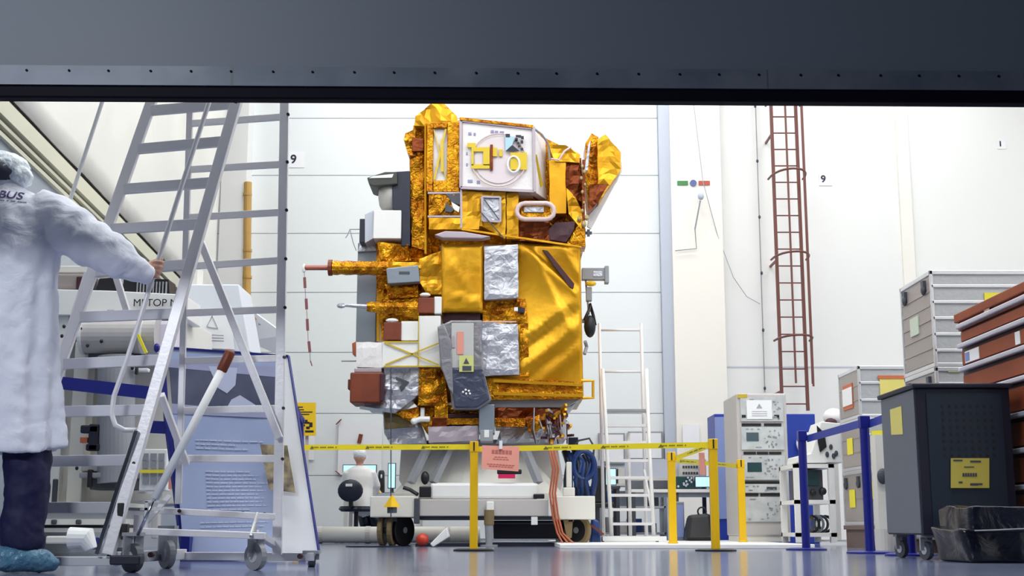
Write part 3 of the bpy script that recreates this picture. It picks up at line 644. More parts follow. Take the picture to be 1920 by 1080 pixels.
mb = MB(); mb.tube([P(756,914,13.8), P(768,918,13.8), P(783,927,13.75)], .02, 8); mb.build('black_lever', 'black', st)
sb('magenta_label', 934, 889, 966, 897, 13.83, .02, 'magenta', 0); sb('black_slot', 932, 880, 978, 889, 13.83, .04, 'black')
def wheel(x, y, Y, r_, w_, m='tan', rot=90):
    mb = MB(); c = G(x, Y, r_); n = Vector((math.cos(math.radians(rot-90)), math.sin(math.radians(rot-90)), 0))
    h = n*w_/2
    for q0, q1, ra, rb in ((-1, -.8, r_*.93, r_), (-.8, .8, r_, r_), (.8, 1, r_, r_*.93)): mb.tube([c+h*q0, c+h*q1], [ra, rb], 24)
    mb.m = 1; mb.tube([c-h*1.04, c+h*1.04], [r_*.72]*2, 20); mb.m = 2; mb.tube([c-h*1.25, c+h*1.25], [r_*.2]*2, 10)
    return mb.build('wheel', [m, 'black', 'grey'], st, smooth=False)
Wr = .165
wheel(718, 0, 13.95, Wr, .05, rot=80); wheel(736, 0, 13.95, Wr, .05, rot=80); wheel(756, 0, 14.0, Wr, .05, 'black', rot=55)
wheel(1083, 0, 13.95, Wr, .05, rot=140); wheel(1072, 0, 14.1, Wr*.95, .05, 'black', rot=130)
mb = MB(); mb.pbox(725,962,744,978,13.85,.1); mb.bar(G(731,13.92,.34), G(728,13.92,.16), .03, .05); mb.build('castor_fork', 'dgrey', st)
mb = MB(); mb.prism([(1056,975),(1074,975),(1072,1008),(1064,1012)], 13.8, .05); mb.pbox(1066,962,1076,978,13.8,.1); mb.build('castor_fork', 'tan', st)
wheel(760, 0, 15.2, Wr, .06, 'black', 70); wheel(1050, 0, 15.2, Wr, .06, 'black', 100)
sb('jack_tube', 912, 940, 926, 968, 13.7, .08, 'white'); mb = MB(); mb.cyl(P(917,956,13.68), P(917,984,13.68), .052, 14); mb.build('jack_sleeve', 'tan', st)
mb = MB(); mb.cyl(P(917,984,13.68), G(917,13.68,.015), .045, 14, .035); mb.cyl(G(917,13.68,0.001), G(917,13.68,.02), .09, 16); mb.build('jack_foot', 'grey', st)
sb('dark_tray', 925, 976, 1048, 1010, 14.1, .8, 'dark'); sb('tray_rail', 928, 979, 1040, 983, 14.0, .05, 'dgrey')
mb = MB(); mb.box(G(785,14.4).x, G(1060,14.4).x, 13.9, 15.3, .001, .03); mb.build('base_plate', 'dark', st)
mb = MB(); mb.pbox(996,969,1008,984,13.8,.03); mb.build('latch', 'white', st)
# ================================================================ ITEMS AROUND THE STAND
mb = MB(); mb.tube([P(733,690,13.55), G(733,13.55,.30)], .006, 6)
t = thing('plumb_line', 'thin dark cord hanging down to a yellow triangular weight by the left stand wheels', 'cord', G(733,13.55))
mb.build('cord', 'dgrey', t)
mb = MB(); c = P(735,938,13.55); mb.tube([c+Vector((0,0,.05)), c+Vector((0,0,-.07))], [.01,.085], 4); mb.build('yellow_weight', 'yellow', t)
mb = MB(); mb.cyl(P(735,950,13.55), P(735,962,13.55), .05, 10); mb.build('weight_base', 'dgrey', t)
mb = MB()
for a, b in (((571,520),(572,540)), ((574,560),(575,580)), ((576,598),(577,620)), ((579,640),(581,660)), ((582,676),(585,686))):
    mb.bar(P(*a,13.9), P(*b,13.9), .03, .008); mb.tube([P(*b,13.9), P(b[0]+1,b[1]+20,13.9)] if b[1] < 680 else [P(*a,13.9), P(*b,13.9)], .003, 5)
mb.tube([P(570,505,13.9), P(571,520,13.9)], .003, 5)
tag(mb.build('hanging_ribbon', mat('dull_red_ribbon', (132, 76, 84), .6)), 'dull red segmented ribbon hanging from the copper tip of the upper antenna', 'ribbon')
# hoses
t = thing('orange_hose_bundle', 'orange cables looping down from the right end of the satellite stand to the floor', 'cable', G(1045,13.6))
for k, off in enumerate((0, 5, -5)):
    mb = MB(); mb.tube([P(1034+off,836,13.6), P(1042+off,880,13.6), P(1036+off,925,13.6), P(1041+off,965,13.6), P(1050+off,1000,13.6), G(1066+off*2,13.5,.03), G(1095+off,13.5,.02)], .011, 8); mb.build('cable', 'orange', t, smooth=True)
t = thing('blue_hose_bundle', 'hanks of dark blue hose hung behind the right end of the satellite stand', 'hose', G(1085,14.9))
rn = random.Random(3)
for k in range(9):
    x = 1058 + k*6; mb = MB(); mb.tube([P(x,842+rn.random()*14,15.2), P(x+8,870,15.15), P(x+rn.uniform(-6,12),900,15.1), P(x+4,930,15.2)], .035, 8); mb.build('hose', 'hose' if k % 3 else 'navy', t, smooth=True)
mb = MB(); mb.ring(P(1095,872,15.1), .12, .03, 20, rz=.16); mb.build('hose_coil', 'hose', t)
mb = MB(); mb.tube([P(1070,842,15.1), P(1085,826,15.1), P(1105,822,15.1), P(1114,838,15.1), P(1112,860,15.1)], .012, 8); mb.build('dark_tube', 'dgrey', t)
mb = MB(); mb.pbox(1066,820,1084,836,15.1,.15); mb.build('dark_valve', 'navy', t)
mb = MB(); mb.bar(G(1080,15.2,.02), P(1080,842,15.2), .05, .05); mb.box(G(1068,15,0).x, G(1100,15,0).x, 15.0, 15.5, 0.0, .03); mb.build('hose_stand', 'dgrey', t)
t = thing('tool_case', 'blue fabric tool bag on the floor at the right wheels of the stand', 'bag', G(1120,14.2))
mb = MB(); a, b = G(1106,14.2).x, G(1128,14.2).x; mb.hexa([(a,14.2,0),(b,14.2,0),(b-.02,14.25,.26),(a+.03,14.25,.3)], [(a,14.5,0),(b,14.5,0),(b-.02,14.45,.26),(a+.03,14.45,.3)]); mb.build('bag_body', 'hose', t, bevel=.02)
mb = MB(); mb.bar((a-.02,14.17,.24), (b+.02,14.17,.12), .06, .02); mb.build('red_flap', 'brown', t)
def floor_thing(name, lab, cat, x, Y): return thing(name, lab, cat, G(x, Y))
mb = MB(); c = G(792,13.6,.07); mb.ball(c, .065); t = tag(mb.build('red_ball_float', 'red', smooth=True), 'small red round knob on the floor beneath the white stand', 'ball')
mb = MB(); mb.hexa([G(806,13.3,.03), G(812,13.3,.0), G(842,13.3,.10), G(838,13.3,.20)], [p+Vector((0,.25,0)) for p in (G(806,13.3,.03), G(812,13.3,.0), G(842,13.3,.10), G(838,13.3,.20))]); tag(mb.build('tilted_cover', 'white', bevel=.01), 'white tilted plastic cover lying on the floor between the stand wheels', 'cover')
mb = MB(); c0 = G(700,13.4); mb.rings([(c0.x,13.4,.002,.28,.2),(c0.x,13.4,.012,.28,.2)], 24); tag(mb.build('floor_mat', 'navy'), 'dark blue round mat on the floor by the left stand wheels', 'mat')
# white pipe along the floor behind
t = thing('white_pipe', 'long white pipe lying along the floor behind the left half of the stand', 'pipe', G(700,16.6))
mb = MB(); mb.cyl((G(590,16.6).x,16.6,.105), (G(900,16.6).x,16.6,.105), .1, 20); mb.build('pipe_run', 'cream', t, smooth=True)
for x in (600, 690, 840): mb = MB(); c = G(x,16.6,.105); mb.cyl(c-Vector((.03,0,0)), c+Vector((.03,0,0)), .106, 20); mb.build('pipe_collar', 'rackgrey', t)
# wall papers with red tape behind
for i, (q, lab) in enumerate((((634,790,716,890), 'large white sheet taped to the panelled door behind the seated person'), ((560,800,590,862), 'small blank white paper below the yellow notice on the panelled door'))):
    t = thing('taped_paper', lab, 'paper', P(q[0], q[3], 19.95)); mb = MB(); mb.pbox(*q, 19.95, .01); mb.build('sheet', 'paper', t)
    if i == 0:
        for a, b in (((630,796),(640,786)), ((673,831),(677,814)), ((629,883),(637,889))): mb = MB(); mb.bar(P(*a,19.93), P(*b,19.93), .06, .01); mb.build('tape_strip', 'brown', t)
# yellow notice
t = thing('yellow_notice', 'yellow warning notice with black symbol and lines right of the display board', 'sign', P(575,817,12.4))
q = qpx(552, 755, 592, 817, 12.4); mb = MB(); q.slab(mb, .01); mb.build('plate', mat('notice_yellow', (240,196,20), .5), t)
mb = MB()
for u0, u1, v0, v1 in ((.1,.4,.12,.15),(.1,.45,.2,.23),(.1,.85,.27,.30),(.1,.7,.34,.37),(.45,.7,.58,.64),(.5,.62,.52,.60),(.7,.85,.60,.74),(.55,.72,.72,.80),(.5,.9,.84,.90),(.35,.5,.66,.72)): q.patch(mb, u0, u1, v0, v1)
mb.build('black_printing', 'ink', t)
mb = MB(); mb.bar(P(575,817,12.43)+Vector((0,.02,0)), G(575,12.45,.01), .03, .02); mb.bar(P(575,760,12.43)+Vector((0,.02,0)), P(575,817,12.43)+Vector((0,.02,0)), .03, .02); mb.box(G(558,12.45).x, G(590,12.45).x, 12.35, 12.6, 0, .012); mb.build('notice_stand', 'rackgrey', t)

# ================================================================ BARRIERS
def post(name, lab, cat, x, Y, h, m, r_, base_m, base_r, z0=0.0, square=False, group=None):
    b = G(x, Y, z0); t = thing(name, lab, cat, b, group); mb = MB()
    if square: mb.box(b.x-r_, b.x+r_, Y-r_, Y+r_, z0+.015, z0+h)
    else: mb.cyl((b.x,Y,z0+.012), (b.x,Y,z0+h), r_, 20)
    mb.build('pole', m, t, bevel=.004)
    mb = MB(); mb.rings([(b.x,Y,z0+.0005,base_r,base_r),(b.x,Y,z0+.012,base_r,base_r),(b.x,Y,z0+.02,base_r*.8,base_r*.8)], 32); mb.build('base', base_m, t)
    return t, b
def cap(t, x, Y, z, m, s_=.03, slit=True):
    mb = MB(); mb.box(x-s_, x+s_, Y-s_, Y+s_, z-.09, z); mb.build('belt_head', m, t, bevel=.005)
    if slit: mb = MB(); mb.box(x-.006, x+.006, Y-s_-.004, Y+s_+.004, z-.08, z-.005); mb.build('belt_slot', 'black', t)
Yp = 11.1; hp = P(0, 828, Yp).z
specs = [(888, 11.1, hp, 0, 'black', 'yellow barrier post with black disc base in front of the satellite stand'),
         (1342, 11.0, P(0,823,11.0).z, 0, 'black', 'yellow barrier post at the right end of the long belt, black disc base'),
         (1262, 12.9, .88, .04, 'yellow', 'yellow barrier post standing on the white floor strip left of the desk'),
         (1393, 14.3, .88, .04, 'yellow', 'slim yellow barrier post right against the grey equipment rack')]
heads = []
for x, Y, h, z0, bm_, lab in specs:
    w_ = .033 if Y < 12 else .036
    t, b = post('barrier_post', lab, 'barrier post', x, Y, h, 'yellow', w_, bm_, .17 if bm_ == 'black' else .05, z0, True)
    cap(t, b.x, Y, z0+h, 'yellow', w_+.004); heads.append((b.x, Y, z0+h))
def belt(name, lab, a, b, hgt, m, marks=0, th=.006):
    a = Vector(a); b = Vector(b); t = thing(name, lab, 'barrier belt', a.copy())
    q = Quad(a+Vector((0,0,hgt/2)), b+Vector((0,0,hgt/2)), b-Vector((0,0,hgt/2)), a-Vector((0,0,hgt/2)))
    mb = MB(); q.slab(mb, th); mb.build('webbing', m, t)
    if marks:
        mb = MB()
        for k in range(marks):
            s = (k+.1)/marks; L = .34/marks
            n = 16
            for i in range(n):
                if i % 5 != 4: q.patch(mb, s+.08/marks+L*1.3*i/n, s+.08/marks+L*1.3*(i+.72)/n, .38, .62, .002, .001)
            u = s+.03/marks; p = [q.at(u, .8, .002), q.at(u+.012, .2, .002), q.at(u+.024, .8, .002)]
            mb.hexa(p, [v-q.n*.001 for v in p])
        mb.build('warning_print', mat('belt_print', (120, 116, 40), .6), t)
    return t
h0, h1, h2, h3 = heads
# hidden far-left anchor of the long belt stands behind the display board
t, b0 = post('barrier_post', 'yellow barrier post mostly hidden behind the blue display board', 'barrier post', 556, 11.2, P(0,828,11.2).z, 'yellow', .03, 'black', .15, 0, True)
belt('barrier_belt', 'yellow warning belt from the display board to the post before the satellite', (b0.x+.03, 11.18, P(0,839,11.18).z), (h0[0]-.037, 11.1, P(0,838,11.1).z), .045, 'ytape', 3)
belt('barrier_belt', 'yellow warning belt from the satellite post across to the right-hand yellow post', (h0[0]+.037, 11.1, P(0,842,11.1).z), (h1[0]-.037, 11.0, P(0,834,11.0).z), .045, 'ytape', 4)
belt('barrier_belt', 'short yellow belt running back between the two posts left of the rack', (h1[0]-.02, 11.04, h1[2]-.05), (h2[0]+.04, 12.87, h2[2]-.06), .045, 'ytape', 1)
belt('barrier_belt', 'short yellow belt joining the two rear yellow posts beside the rack', (h2[0]+.04, 12.9, h2[2]-.08), (h3[0]-.04, 14.28, h3[2]-.07), .045, mat('olive_belt', (206,190,50), .5), 2)
# blue posts
bl = []
for x, Y, lab in ((1512, 11.55, 'deep blue barrier post with disc base in front of the white trolley frame'), (1632, 10.0, 'taller-looking deep blue barrier post before the stacked metal cases'), (1708, 9.2, 'deep blue barrier post hidden behind the grey perforated trolley')):
    t, b = post('blue_barrier_post', lab, 'barrier post', x, Y, 1.03, 'blue', .036 if Y > 9.5 else .04, 'blue', .175)
    cap(t, b.x, Y, 1.03, 'blue', .038, False); bl.append((b.x, Y))
mb_b = mat('blue_belt', (44, 62, 160), .5)
belt('blue_barrier_belt', 'blue belt sloping between the two visible deep blue posts', (bl[0][0]+.04, 11.53, .96), (bl[1][0]-.04, 10.0, .97), .06, mb_b)
belt('blue_barrier_belt', 'short blue belt running behind the top of the grey trolley', (bl[1][0]+.04, 9.98, .97), (bl[2][0]-.04, 9.22, .98), .06, mb_b)
# papers hung on the belts
t = thing('salmon_notice', 'salmon pink printed notice hanging on the yellow belt before the satellite', 'notice', P(938,882,11.0))
q = Quad(P(904,835,11.04), P(974,837,11.04), P(972,884,11.0), P(903,879,11.0)); mb = MB(); q.slab(mb, .002); mb.build('sheet', 'pink', t)
mb = MB()
for u0, u1, v0, v1 in ((.26,.82,.18,.34),(.34,.7,.45,.49),(.3,.74,.54,.58),(.14,.9,.76,.80),(.2,.86,.84,.88)):
    n = int((u1-u0)/.08)
    for i in range(n): q.patch(mb, u0+(u1-u0)*i/n, u0+(u1-u0)*(i+.8)/n, v0, v1)
mb.build('printed_lines', 'pinkink', t)
mb = MB(); mb.pbox(936,826,942,842,11.02,.02); mb.build('clip', 'paper', t)
t = thing('salmon_tag', 'narrow salmon pink tag hanging from the rear belt near the desk', 'tag', P(1316,890,11.55))
mb = MB(); q = Quad(P(1310,849,11.56), P(1321,849,11.56), P(1323,890,11.55), P(1312,890,11.55)); q.slab(mb, .002); mb.build('sheet', 'pink', t)

# ================================================================ RIGHT-HAND BACKGROUND
mb = MB(); mb.box(G(1050,12.3).x, G(1528,12.3).x, 12.3, 16.4, 0.0, .04)
tag(mb.build('floor_plinth', 'white', bevel=.005), 'low white floor strip under the rack and the rear yellow posts', 'platform')
# rack
rk = thing('equipment_rack', 'tall grey electronics rack with instrument faces and a taped warning sheet', 'rack', (P(1420,900,14.8).x, 14.8, .04))
ra, rb = G(1386,14.6,.5).x, G(1482,14.6,.5).x
rtop = P(0,737,14.6).z
mb = MB(); mb.box(ra, rb, 14.62, 15.5, .1, rtop); 
mb.build('cabinet', 'rackgrey', rk, bevel=.02)
mb = MB(); mb.box(ra+.01, rb-.01, 14.64, 15.45, .04, .1); mb.build('plinth', 'cream', rk)
fq = Quad((ra,14.62,rtop), (rb,14.62,rtop), (rb,14.62,.1), (ra,14.62,.1))
def rq(name, u0, u1, v0, v1, m, o=.004, t_=.004, par=None):
    mb = MB(); fq.patch(mb, u0, u1, v0, v1, o, t_); return mb.build(name, m, par or rk)
for nm, v0, v1 in (('instrument_panel', .03, .20), ('instrument_panel', .24, .40), ('instrument_panel', .44, .61), ('instrument_panel', .64, .70), ('instrument_panel', .73, .90)):
    o = rq(nm, .08, .92, v0, v1, 'rackface', .02, .02)
    rn = random.Random(int(v0*100)); mb = MB()
    for i in range(26 if v1-v0 > .1 else 8):
        u = rn.uniform(.5, .86); v = rn.uniform(v0+.02, v1-.02); fq.patch(mb, u, u+rn.uniform(.015,.04), v, v+rn.uniform(.004,.012), .026, .006)
    for i in range(5): u = rn.uniform(.12,.45); v = rn.choice((v0+.012, v1-.02)); fq.patch(mb, u, u+.05, v, v+.006, .026, .006)
    mb.build('control_knobs', 'grey', o)
for u0, u1, v in ((.1,.48,.215),(.54,.88,.215),(.12,.36,.415),(.38,.6,.415),(.62,.86,.415),(.08,.92,.62),(.12,.38,.705),(.42,.88,.705)): rq('black_slot', u0, u1, v, v+.018, 'black', .012, .012)
rq('small_display', .18, .42, .28, .34, 'screendk', .026, .01); rq('small_display', .18, .46, .49, .555, 'green', .026, .01); rq('small_display', .55, .74, .66, .68, 'dgrey', .026, .01)
rq('yellow_badge', .03, .22, .008, .034, mat('badge_ochre', (200,172,50), .5), .024, .01)
t_ = rq('warning_sheet', .20, .70, .05, .185, 'paper', .03, .003)
mb = MB(); p = [fq.at(.45,.075,.033), fq.at(.39,.11,.033), fq.at(.51,.11,.033)]; mb.hexa(p, [x-fq.n*.001 for x in p])
for v in (.13,.145,.16): fq.patch(mb, .3, .6, v, v+.004, .033)
mb.build('faint_print', 'inkgrey', t_)
rq('black_slot', .1, .18, .155, .175, 'black', .024, .01); rq('black_slot', .74, .84, .155, .175, 'black', .024, .01)
# blue cabinet with white ring motif behind the rack
t = thing('blue_cabinet', 'royal blue cabinet with white rounded emblem behind the electronics rack', 'cabinet', G(1440,16.6))
mb = MB(); x0, x1 = P(1341,850,16.6).x, P(1531,850,16.6).x; mb.box(x0, x1, 16.6, 17.2, 0.0, P(0,776,16.6).z); mb.build('cabinet', 'blue2', t, bevel=.01)
mb = MB(); mb.ring(P(1514,832,16.52), .115, .028, 24); mb.ring(P(1512,868,16.52), .1, .026, 24, rz=.07); mb.build('white_emblem', 'white', t, smooth=True)
mb = MB(); mb.box(x0+.002, x0+.3, 16.58, 16.6, .3, P(0,782,16.6).z); mb.build('pale_side_door', 'periw', t)
# white trolley frame with white machine
t = thing('white_trolley', 'white tubular trolley frame with shelves between the rack and metal cases', 'trolley', G(1540,13.6,.0))
xa, xb_ = G(1492,13.6,.4).x, G(1556,13.6,.4).x; ya, yb = 13.5, 14.2
zt1 = P(0,870,13.5).z
for x in (xa, xb_):
    for y in (ya, yb): mb = MB(); mb.bar((x,y,.04), (x,y,zt1), .06, .06); mb.build('upright', 'white', t)
for z in (.12, .45, zt1-.02): mb = MB(); mb.box(xa-.03, xb_+.03, ya-.03, yb+.03, z-.02, z+.02); mb.build('shelf', 'white', t)
t = thing('dark_instrument', 'dark boxed instrument on the middle shelf of the white trolley', 'instrument', (xa+.1, 13.7, .47))
mb = MB(); mb.box(xa+.05, xb_-.06, 13.6, 14.1, .47, .78); mb.build('housing', 'dgrey', t, bevel=.01)
mb = MB(); mb.box(xa+.1, xa+.24, 13.585, 13.6, .62, .76); mb.build('green_display', 'green', t)
mb = MB(); mb.ball((xa+.28,13.58,.56), .04); mb.ball((xa+.18,13.58,.55), .03); mb.build('knob', 'black', t)
t = thing('white_machine', 'white angular machine housing on top of the white trolley', 'machine', (xa+.3, 13.7, zt1))
mb = MB(); pts = [(1494,868),(1580,868),(1578,794),(1540,790),(1532,816),(1520,850),(1496,855)]; mb.prism([(x, min(y, 869.0)) for x, y in pts], 13.52, .5); mb.build('housing', 'white', t, bevel=.01)
mb = MB(); mb.prism([(1532,798),(1546,812),(1550,838),(1538,848),(1534,830)], 13.5, .02); mb.build('black_flap', 'black', t)
mb = MB()
for x, y in ((1551,852),(1558,838),(1563,855),(1568,850)): mb.ball(P(x,y,13.51), .02, .01, .03, 8, 6)
mb.build('slots', 'dgrey', t)
t = thing('cable_heap', 'grey heap of cables on the lowest shelf of the white trolley', 'cable', (xa+.2, 13.6, .14)); rn = random.Random(9)
for k in range(5):
    mb = MB(); mb.ring((xa+.12+.06*k, 13.62+.06*k, .14+.09+.0), .07, .014, 16, rz=.08); mb.build('cable_loop', ('dgrey','black','greypanel')[k % 3], t)
# person partly behind cases: only a bowed head shows, built as a bundle
t = thing('bowed_head_bundle', 'bowed head built as a small pale bundle with dark red end above the white machine', 'bundle', P(1562,790,14.8))
mb = MB(); mb.ball(P(1563,782,14.8), .12, .12, .1); mb.build('pale_wrap', 'whiteblanket', t, smooth=True)
mb = MB(); mb.ball(P(1558,792,14.72), .07, .06, .05); mb.build('dark_end', 'maroon', t, smooth=True)
mb = MB(); mb.bar(P(1563,792,14.85), (P(1563,792,14.85).x, 14.85, .04), .05, .05); mb.box(P(1563,792,14.85).x-.2, P(1563,792,14.85).x+.2, 14.7, 15.0, .04, .06); mb.build('stand_pole', 'rackgrey', t)
# desk area
dk = thing('workbench', 'white bench with blue-grey front behind the two left yellow posts', 'desk', G(1290,16.9))
xa2, xb2 = G(1180,16.9,.5).x, G(1338,16.9,.5).x; zd = P(0,918,16.9).z
mb = MB(); mb.box(xa2, xb2, 16.7, 17.5, zd-.04, zd); mb.build('worktop', 'white', dk)
mb = MB(); mb.box(xa2+.02, xb2-.02, 16.74, 16.76, zd-.1, zd-.041); mb.build('apron', 'greypanel', dk)
for x in (xa2+.04, G(1266,16.9,.5).x, xb2-.04):
    for y in (16.76, 17.44): mb = MB(); mb.bar((x,y,.0 if False else .0), (x,y,zd-.04), .05, .05); mb.build('leg', 'dgrey', dk)
mb = MB(); mb.box(xa2, xb2, 17.46, 17.5, zd, P(0,858,17).z); mb.build('back_board', 'doorframe', dk)
mb = MB(); mb.box(xa2, xb2, 17.2, 17.46, P(0,885,17).z-.1, P(0,885,17).z-.07); mb.build('riser_shelf', 'rackgrey', dk)
def mon(lab, x0, y0, x1, y1, Y, m, zs_):
    t = thing('monitor', lab, 'monitor', ((P(x0,y1,Y).x+P(x1,y1,Y).x)/2, Y, zs_))
    mb = MB(); mb.pbox(x0, y0, x1, y1, Y, .05); mb.build('bezel', 'dgrey', t, bevel=.004)
    mb = MB(); mb.pbox(x0+1.5, y0+1.5, x1-1.5, y1-1.5, Y-.004, .004); mb.build('display', m, t)
    cx = t.location.x; zb2 = P(x0,y1,Y).z
    if zb2 - zs_ > .02: mb = MB(); mb.bar((cx,Y+.03,zs_), (cx,Y+.03,zb2+.02), .05, .02); mb.box(cx-.1, cx+.1, Y-.05, Y+.12, zs_, zs_+.012); mb.build('stand', 'dgrey', t)
mon('bright white-blue monitor on the bench between the yellow posts', 1303, 893, 1337, 914, 16.9, 'screen', zd)
t = thing('instrument_box', 'beige instrument with two rows of buttons above the bench', 'instrument', P(1296,893,17.1))
zr = P(0,885,17).z-.07
mb = MB(); a = P(1276,0,17.22).x; b = P(1312,0,17.22).x
mb.box(P(1276,880,17.22).x, P(1310,880,17.22).x, 17.22, 17.42, zr, zr+.2); mb.build('housing', 'cream', t)
mb = MB()
for i in range(6):
    for j in (0, 1): x = P(1280+i*5,880,17.21).x; mb.box(x, x+.025, 17.21, 17.22, zr+.05+.08*j, zr+.08+.08*j)
mb.build('buttons', 'dgrey', t)
t = thing('dark_equipment', 'dark green-blue test equipment on the bench left of the bright monitor', 'instrument', P(1285,915,16.9))
mb = MB(); mb.box(P(1268,900,16.9).x, P(1300,900,16.9).x, 16.9, 17.3, zd, zd+.17); mb.build('housing', 'green', t, bevel=.01)
mb = MB(); rn = random.Random(2)
for i in range(10): c = Vector((P(1270+rn.random()*28,900,16.88).x, 16.885, zd+.03+rn.random()*.12)); mb.ball(c, .015, .01, .015, 6, 5)
mb.build('sockets', 'doorframe', t)
t = thing('black_backpack', 'slumped black bag on the white floor strip under the bench', 'bag', G(1310,15.6,.04))
mb = MB(); a, b = G(1286,15.6,.04).x, G(1340,15.6,.04).x
mb.hexa([(a,15.6,.04),(b,15.6,.04),(b-.02,15.7,.36),(a+.06,15.7,.34)], [(a,16.0,.04),(b,16.0,.04),(b-.02,15.9,.36),(a+.06,15.9,.34)]); mb.build('bag_body', 'black', t, bevel=.04)
mb = MB(); mb.ring(((a+b)/2+.05,15.75,.38), .05, .01, 14); mb.build('handle', 'black', t)
t = thing('computer_tower', 'pale blue-grey computer tower standing left of the black bag', 'computer', G(1276,15.9,.04))
mb = MB(); mb.box(G(1268,15.9,.1).x, G(1284,15.9,.1).x, 15.9, 16.3, .04, .5); mb.build('case', 'greypanel', t, bevel=.01)
mb = MB(); mb.box(G(1270,15.9,.1).x, G(1282,15.9,.1).x, 15.89, 15.9, .08, .46); mb.build('front_panel', 'periw', t)
# framed boards on rear door
for lab, q in (('grey-framed whiteboard on the panelled door left of its frame post', (1178,809,1243,862)), ('pale board panel behind the step ladder on the panelled door', (1122,812,1172,870))):
    t = thing('whiteboard', lab, 'board', P(q[0], q[3], 19.9)); mb = MB(); mb.pbox(*q, 19.94, .04); mb.build('frame', 'grey', t)
    mb = MB(); mb.pbox(q[0]+3, q[1]+3, q[2]-3, q[3]-3, 19.92, .02); mb.build('sheet', 'paper', t)
t = thing('wall_poster', 'faint white paper on the warm pier above the yellow posts', 'paper', P(1300,840,19.77)); mb = MB(); mb.pbox(1280,796,1311,832,19.77,.008); mb.build('sheet', 'paper', t)
# second desk right behind stand: monitors and shelf unit
t2 = thing('shelf_unit', 'cluttered white shelf unit seen through the silver step ladder', 'shelf', G(1190,17.9,0))
xa3, xb3 = G(1128,17.9,.5).x, G(1248,17.9,.5).x
for x in (xa3, xb3): mb = MB(); mb.box(x-.02, x+.02, 17.9, 18.5, 0, 1.1); mb.build('side_panel', 'doorframe', t2)
for z in (.1, .45, .75, 1.08): mb = MB(); mb.box(xa3, xb3, 17.9, 18.5, z, z+.03); mb.build('shelf', 'white', t2)
rn = random.Random(21); cols = ['grey','cream','navy','hose','rackgrey','dgrey','greypanel','cream']
for zi, z in enumerate((.13, .48, .78)):
    x = xa3+.06; k = 0
    while x < xb3-.16:
        w_ = rn.uniform(.1, .2); h = rn.uniform(.12, .24); cn = rn.choice(cols)
        nm = {'grey':'grey','cream':'cream','navy':'navy blue','hose':'blue','rackgrey':'pale grey','dgrey':'dark grey','greypanel':'blue-grey'}[cn]
        o = MB().box(x, x+w_, 17.95, 18.3, z, z+h).build('storage_box', cn, bevel=.006)
        tag(o, f"{nm} box, {['first','second','third','fourth','fifth','sixth','seventh','eighth'][k]} from left on the {['lowest','middle','upper'][zi]} shelf behind the step ladder", 'box', 'boxes on the cluttered shelf unit'); x += w_+.02; k += 1
mon('pale cyan monitor above the blue hoses, right of the satellite stand', 1113, 878, 1156, 910, 17.4, 'screen', .72)
t = thing('side_table', 'small dark table carrying the cyan monitor beside the blue hoses', 'table', G(1130,17.4))
mb = MB(); x0, x1 = G(1090,17.4,.5).x, G(1160,17.4,.5).x; mb.box(x0, x1, 17.1, 17.7, .69, .72); mb.build('tabletop', 'dgrey', t)
for x in (x0+.03, x1-.03):
    for y in (17.13, 17.67): mb = MB(); mb.bar((x,y,0), (x,y,.69), .04, .04); mb.build('leg', 'dgrey', t)
t = thing('office_chair', 'dark swivel chair by the step ladder foot right of the blue hoses', 'chair', G(1118,16.4))
c = G(1122,16.5)
mb = MB(); mb.box(c.x-.08, c.x+.1, 16.4, 16.46, .5, .95); mb.build('backrest', 'black', t, bevel=.03)
mb = MB(); mb.box(c.x-.2, c.x+.2, 16.4, 16.8, .44, .5); mb.build('seat', 'black', t, bevel=.02)
mb = MB(); mb.cyl((c.x,16.6,.1), (c.x,16.6,.44), .03); mb.build('column', 'dgrey', t)
for q in range(5):
    a = math.radians(72*q+10); mb = MB(); mb.bar((c.x,16.6,.1), (c.x+.25*math.cos(a),16.6+.25*math.sin(a),.06), .04, .03); mb.ball((c.x+.25*math.cos(a),16.6+.25*math.sin(a),.03), .03); mb.build('leg', 'dgrey', t)
# silver step ladder
sl = thing('step_ladder', 'tall silver step ladder with handrails right of the satellite', 'ladder', G(1180,15.4,.04))
Yl = 15.1
def lt(name, pts, r_=.02, m='alu', par=None): return MB().tube(pts, r_, 8).build(name, m, par or sl, smooth=True)
lt('stile', [P(1124,606,Yl), P(1128,800,Yl), (P(1132,990,Yl).x, Yl, .05)]); lt('stile', [P(1202,606,Yl), P(1207,800,Yl), (P(1212,990,Yl).x, Yl, .05)])
lt('stile', [P(1130,692,Yl-.1), P(1135,780,Yl-.3), (P(1147,1000,Yl-.6).x, Yl-.6, .05)], .022, 'white'); lt('stile', [P(1212,692,Yl-.1), P(1216,800,Yl-.3), (P(1226,1000,Yl-.6).x, Yl-.6, .05)], .022, 'white')
lt('middle_stile', [P(1178,812,Yl-.1), (P(1182,1000,Yl-.1).x, Yl-.1, .05)], .02, 'white')
for y in (619, 697): lt('cross_rail', [P(1126,y,Yl), P(1204,y,Yl)], .014)
for y in (772, 800, 832, 866, 898, 931, 958, 985):
    k = (y-690)/310; Yy = Yl - .1 - .5*k
    mb = MB(); a = P(1131+k*16, y, Yy); b = P(1213+k*13, y, Yy); mb.hexa([a, b, b+Vector((0,0,.03)), a+Vector((0,0,.03))], [p+Vector((0,.12,0)) for p in (a, b, b+Vector((0,0,.03)), a+Vector((0,0,.03)))]); mb.build('tread', 'alu' if y > 772 else 'grey', sl)
lt('brace', [P(1208,880,Yl), P(1222,960,Yl-.4), P(1227,990,Yl-.5)], .014, 'white')
mb = MB(); mb.box(P(1122,1000,Yl).x, P(1236,1000,Yl).x, Yl-.72, Yl-.66, .05, .1); mb.build('base_bar', 'white', sl)
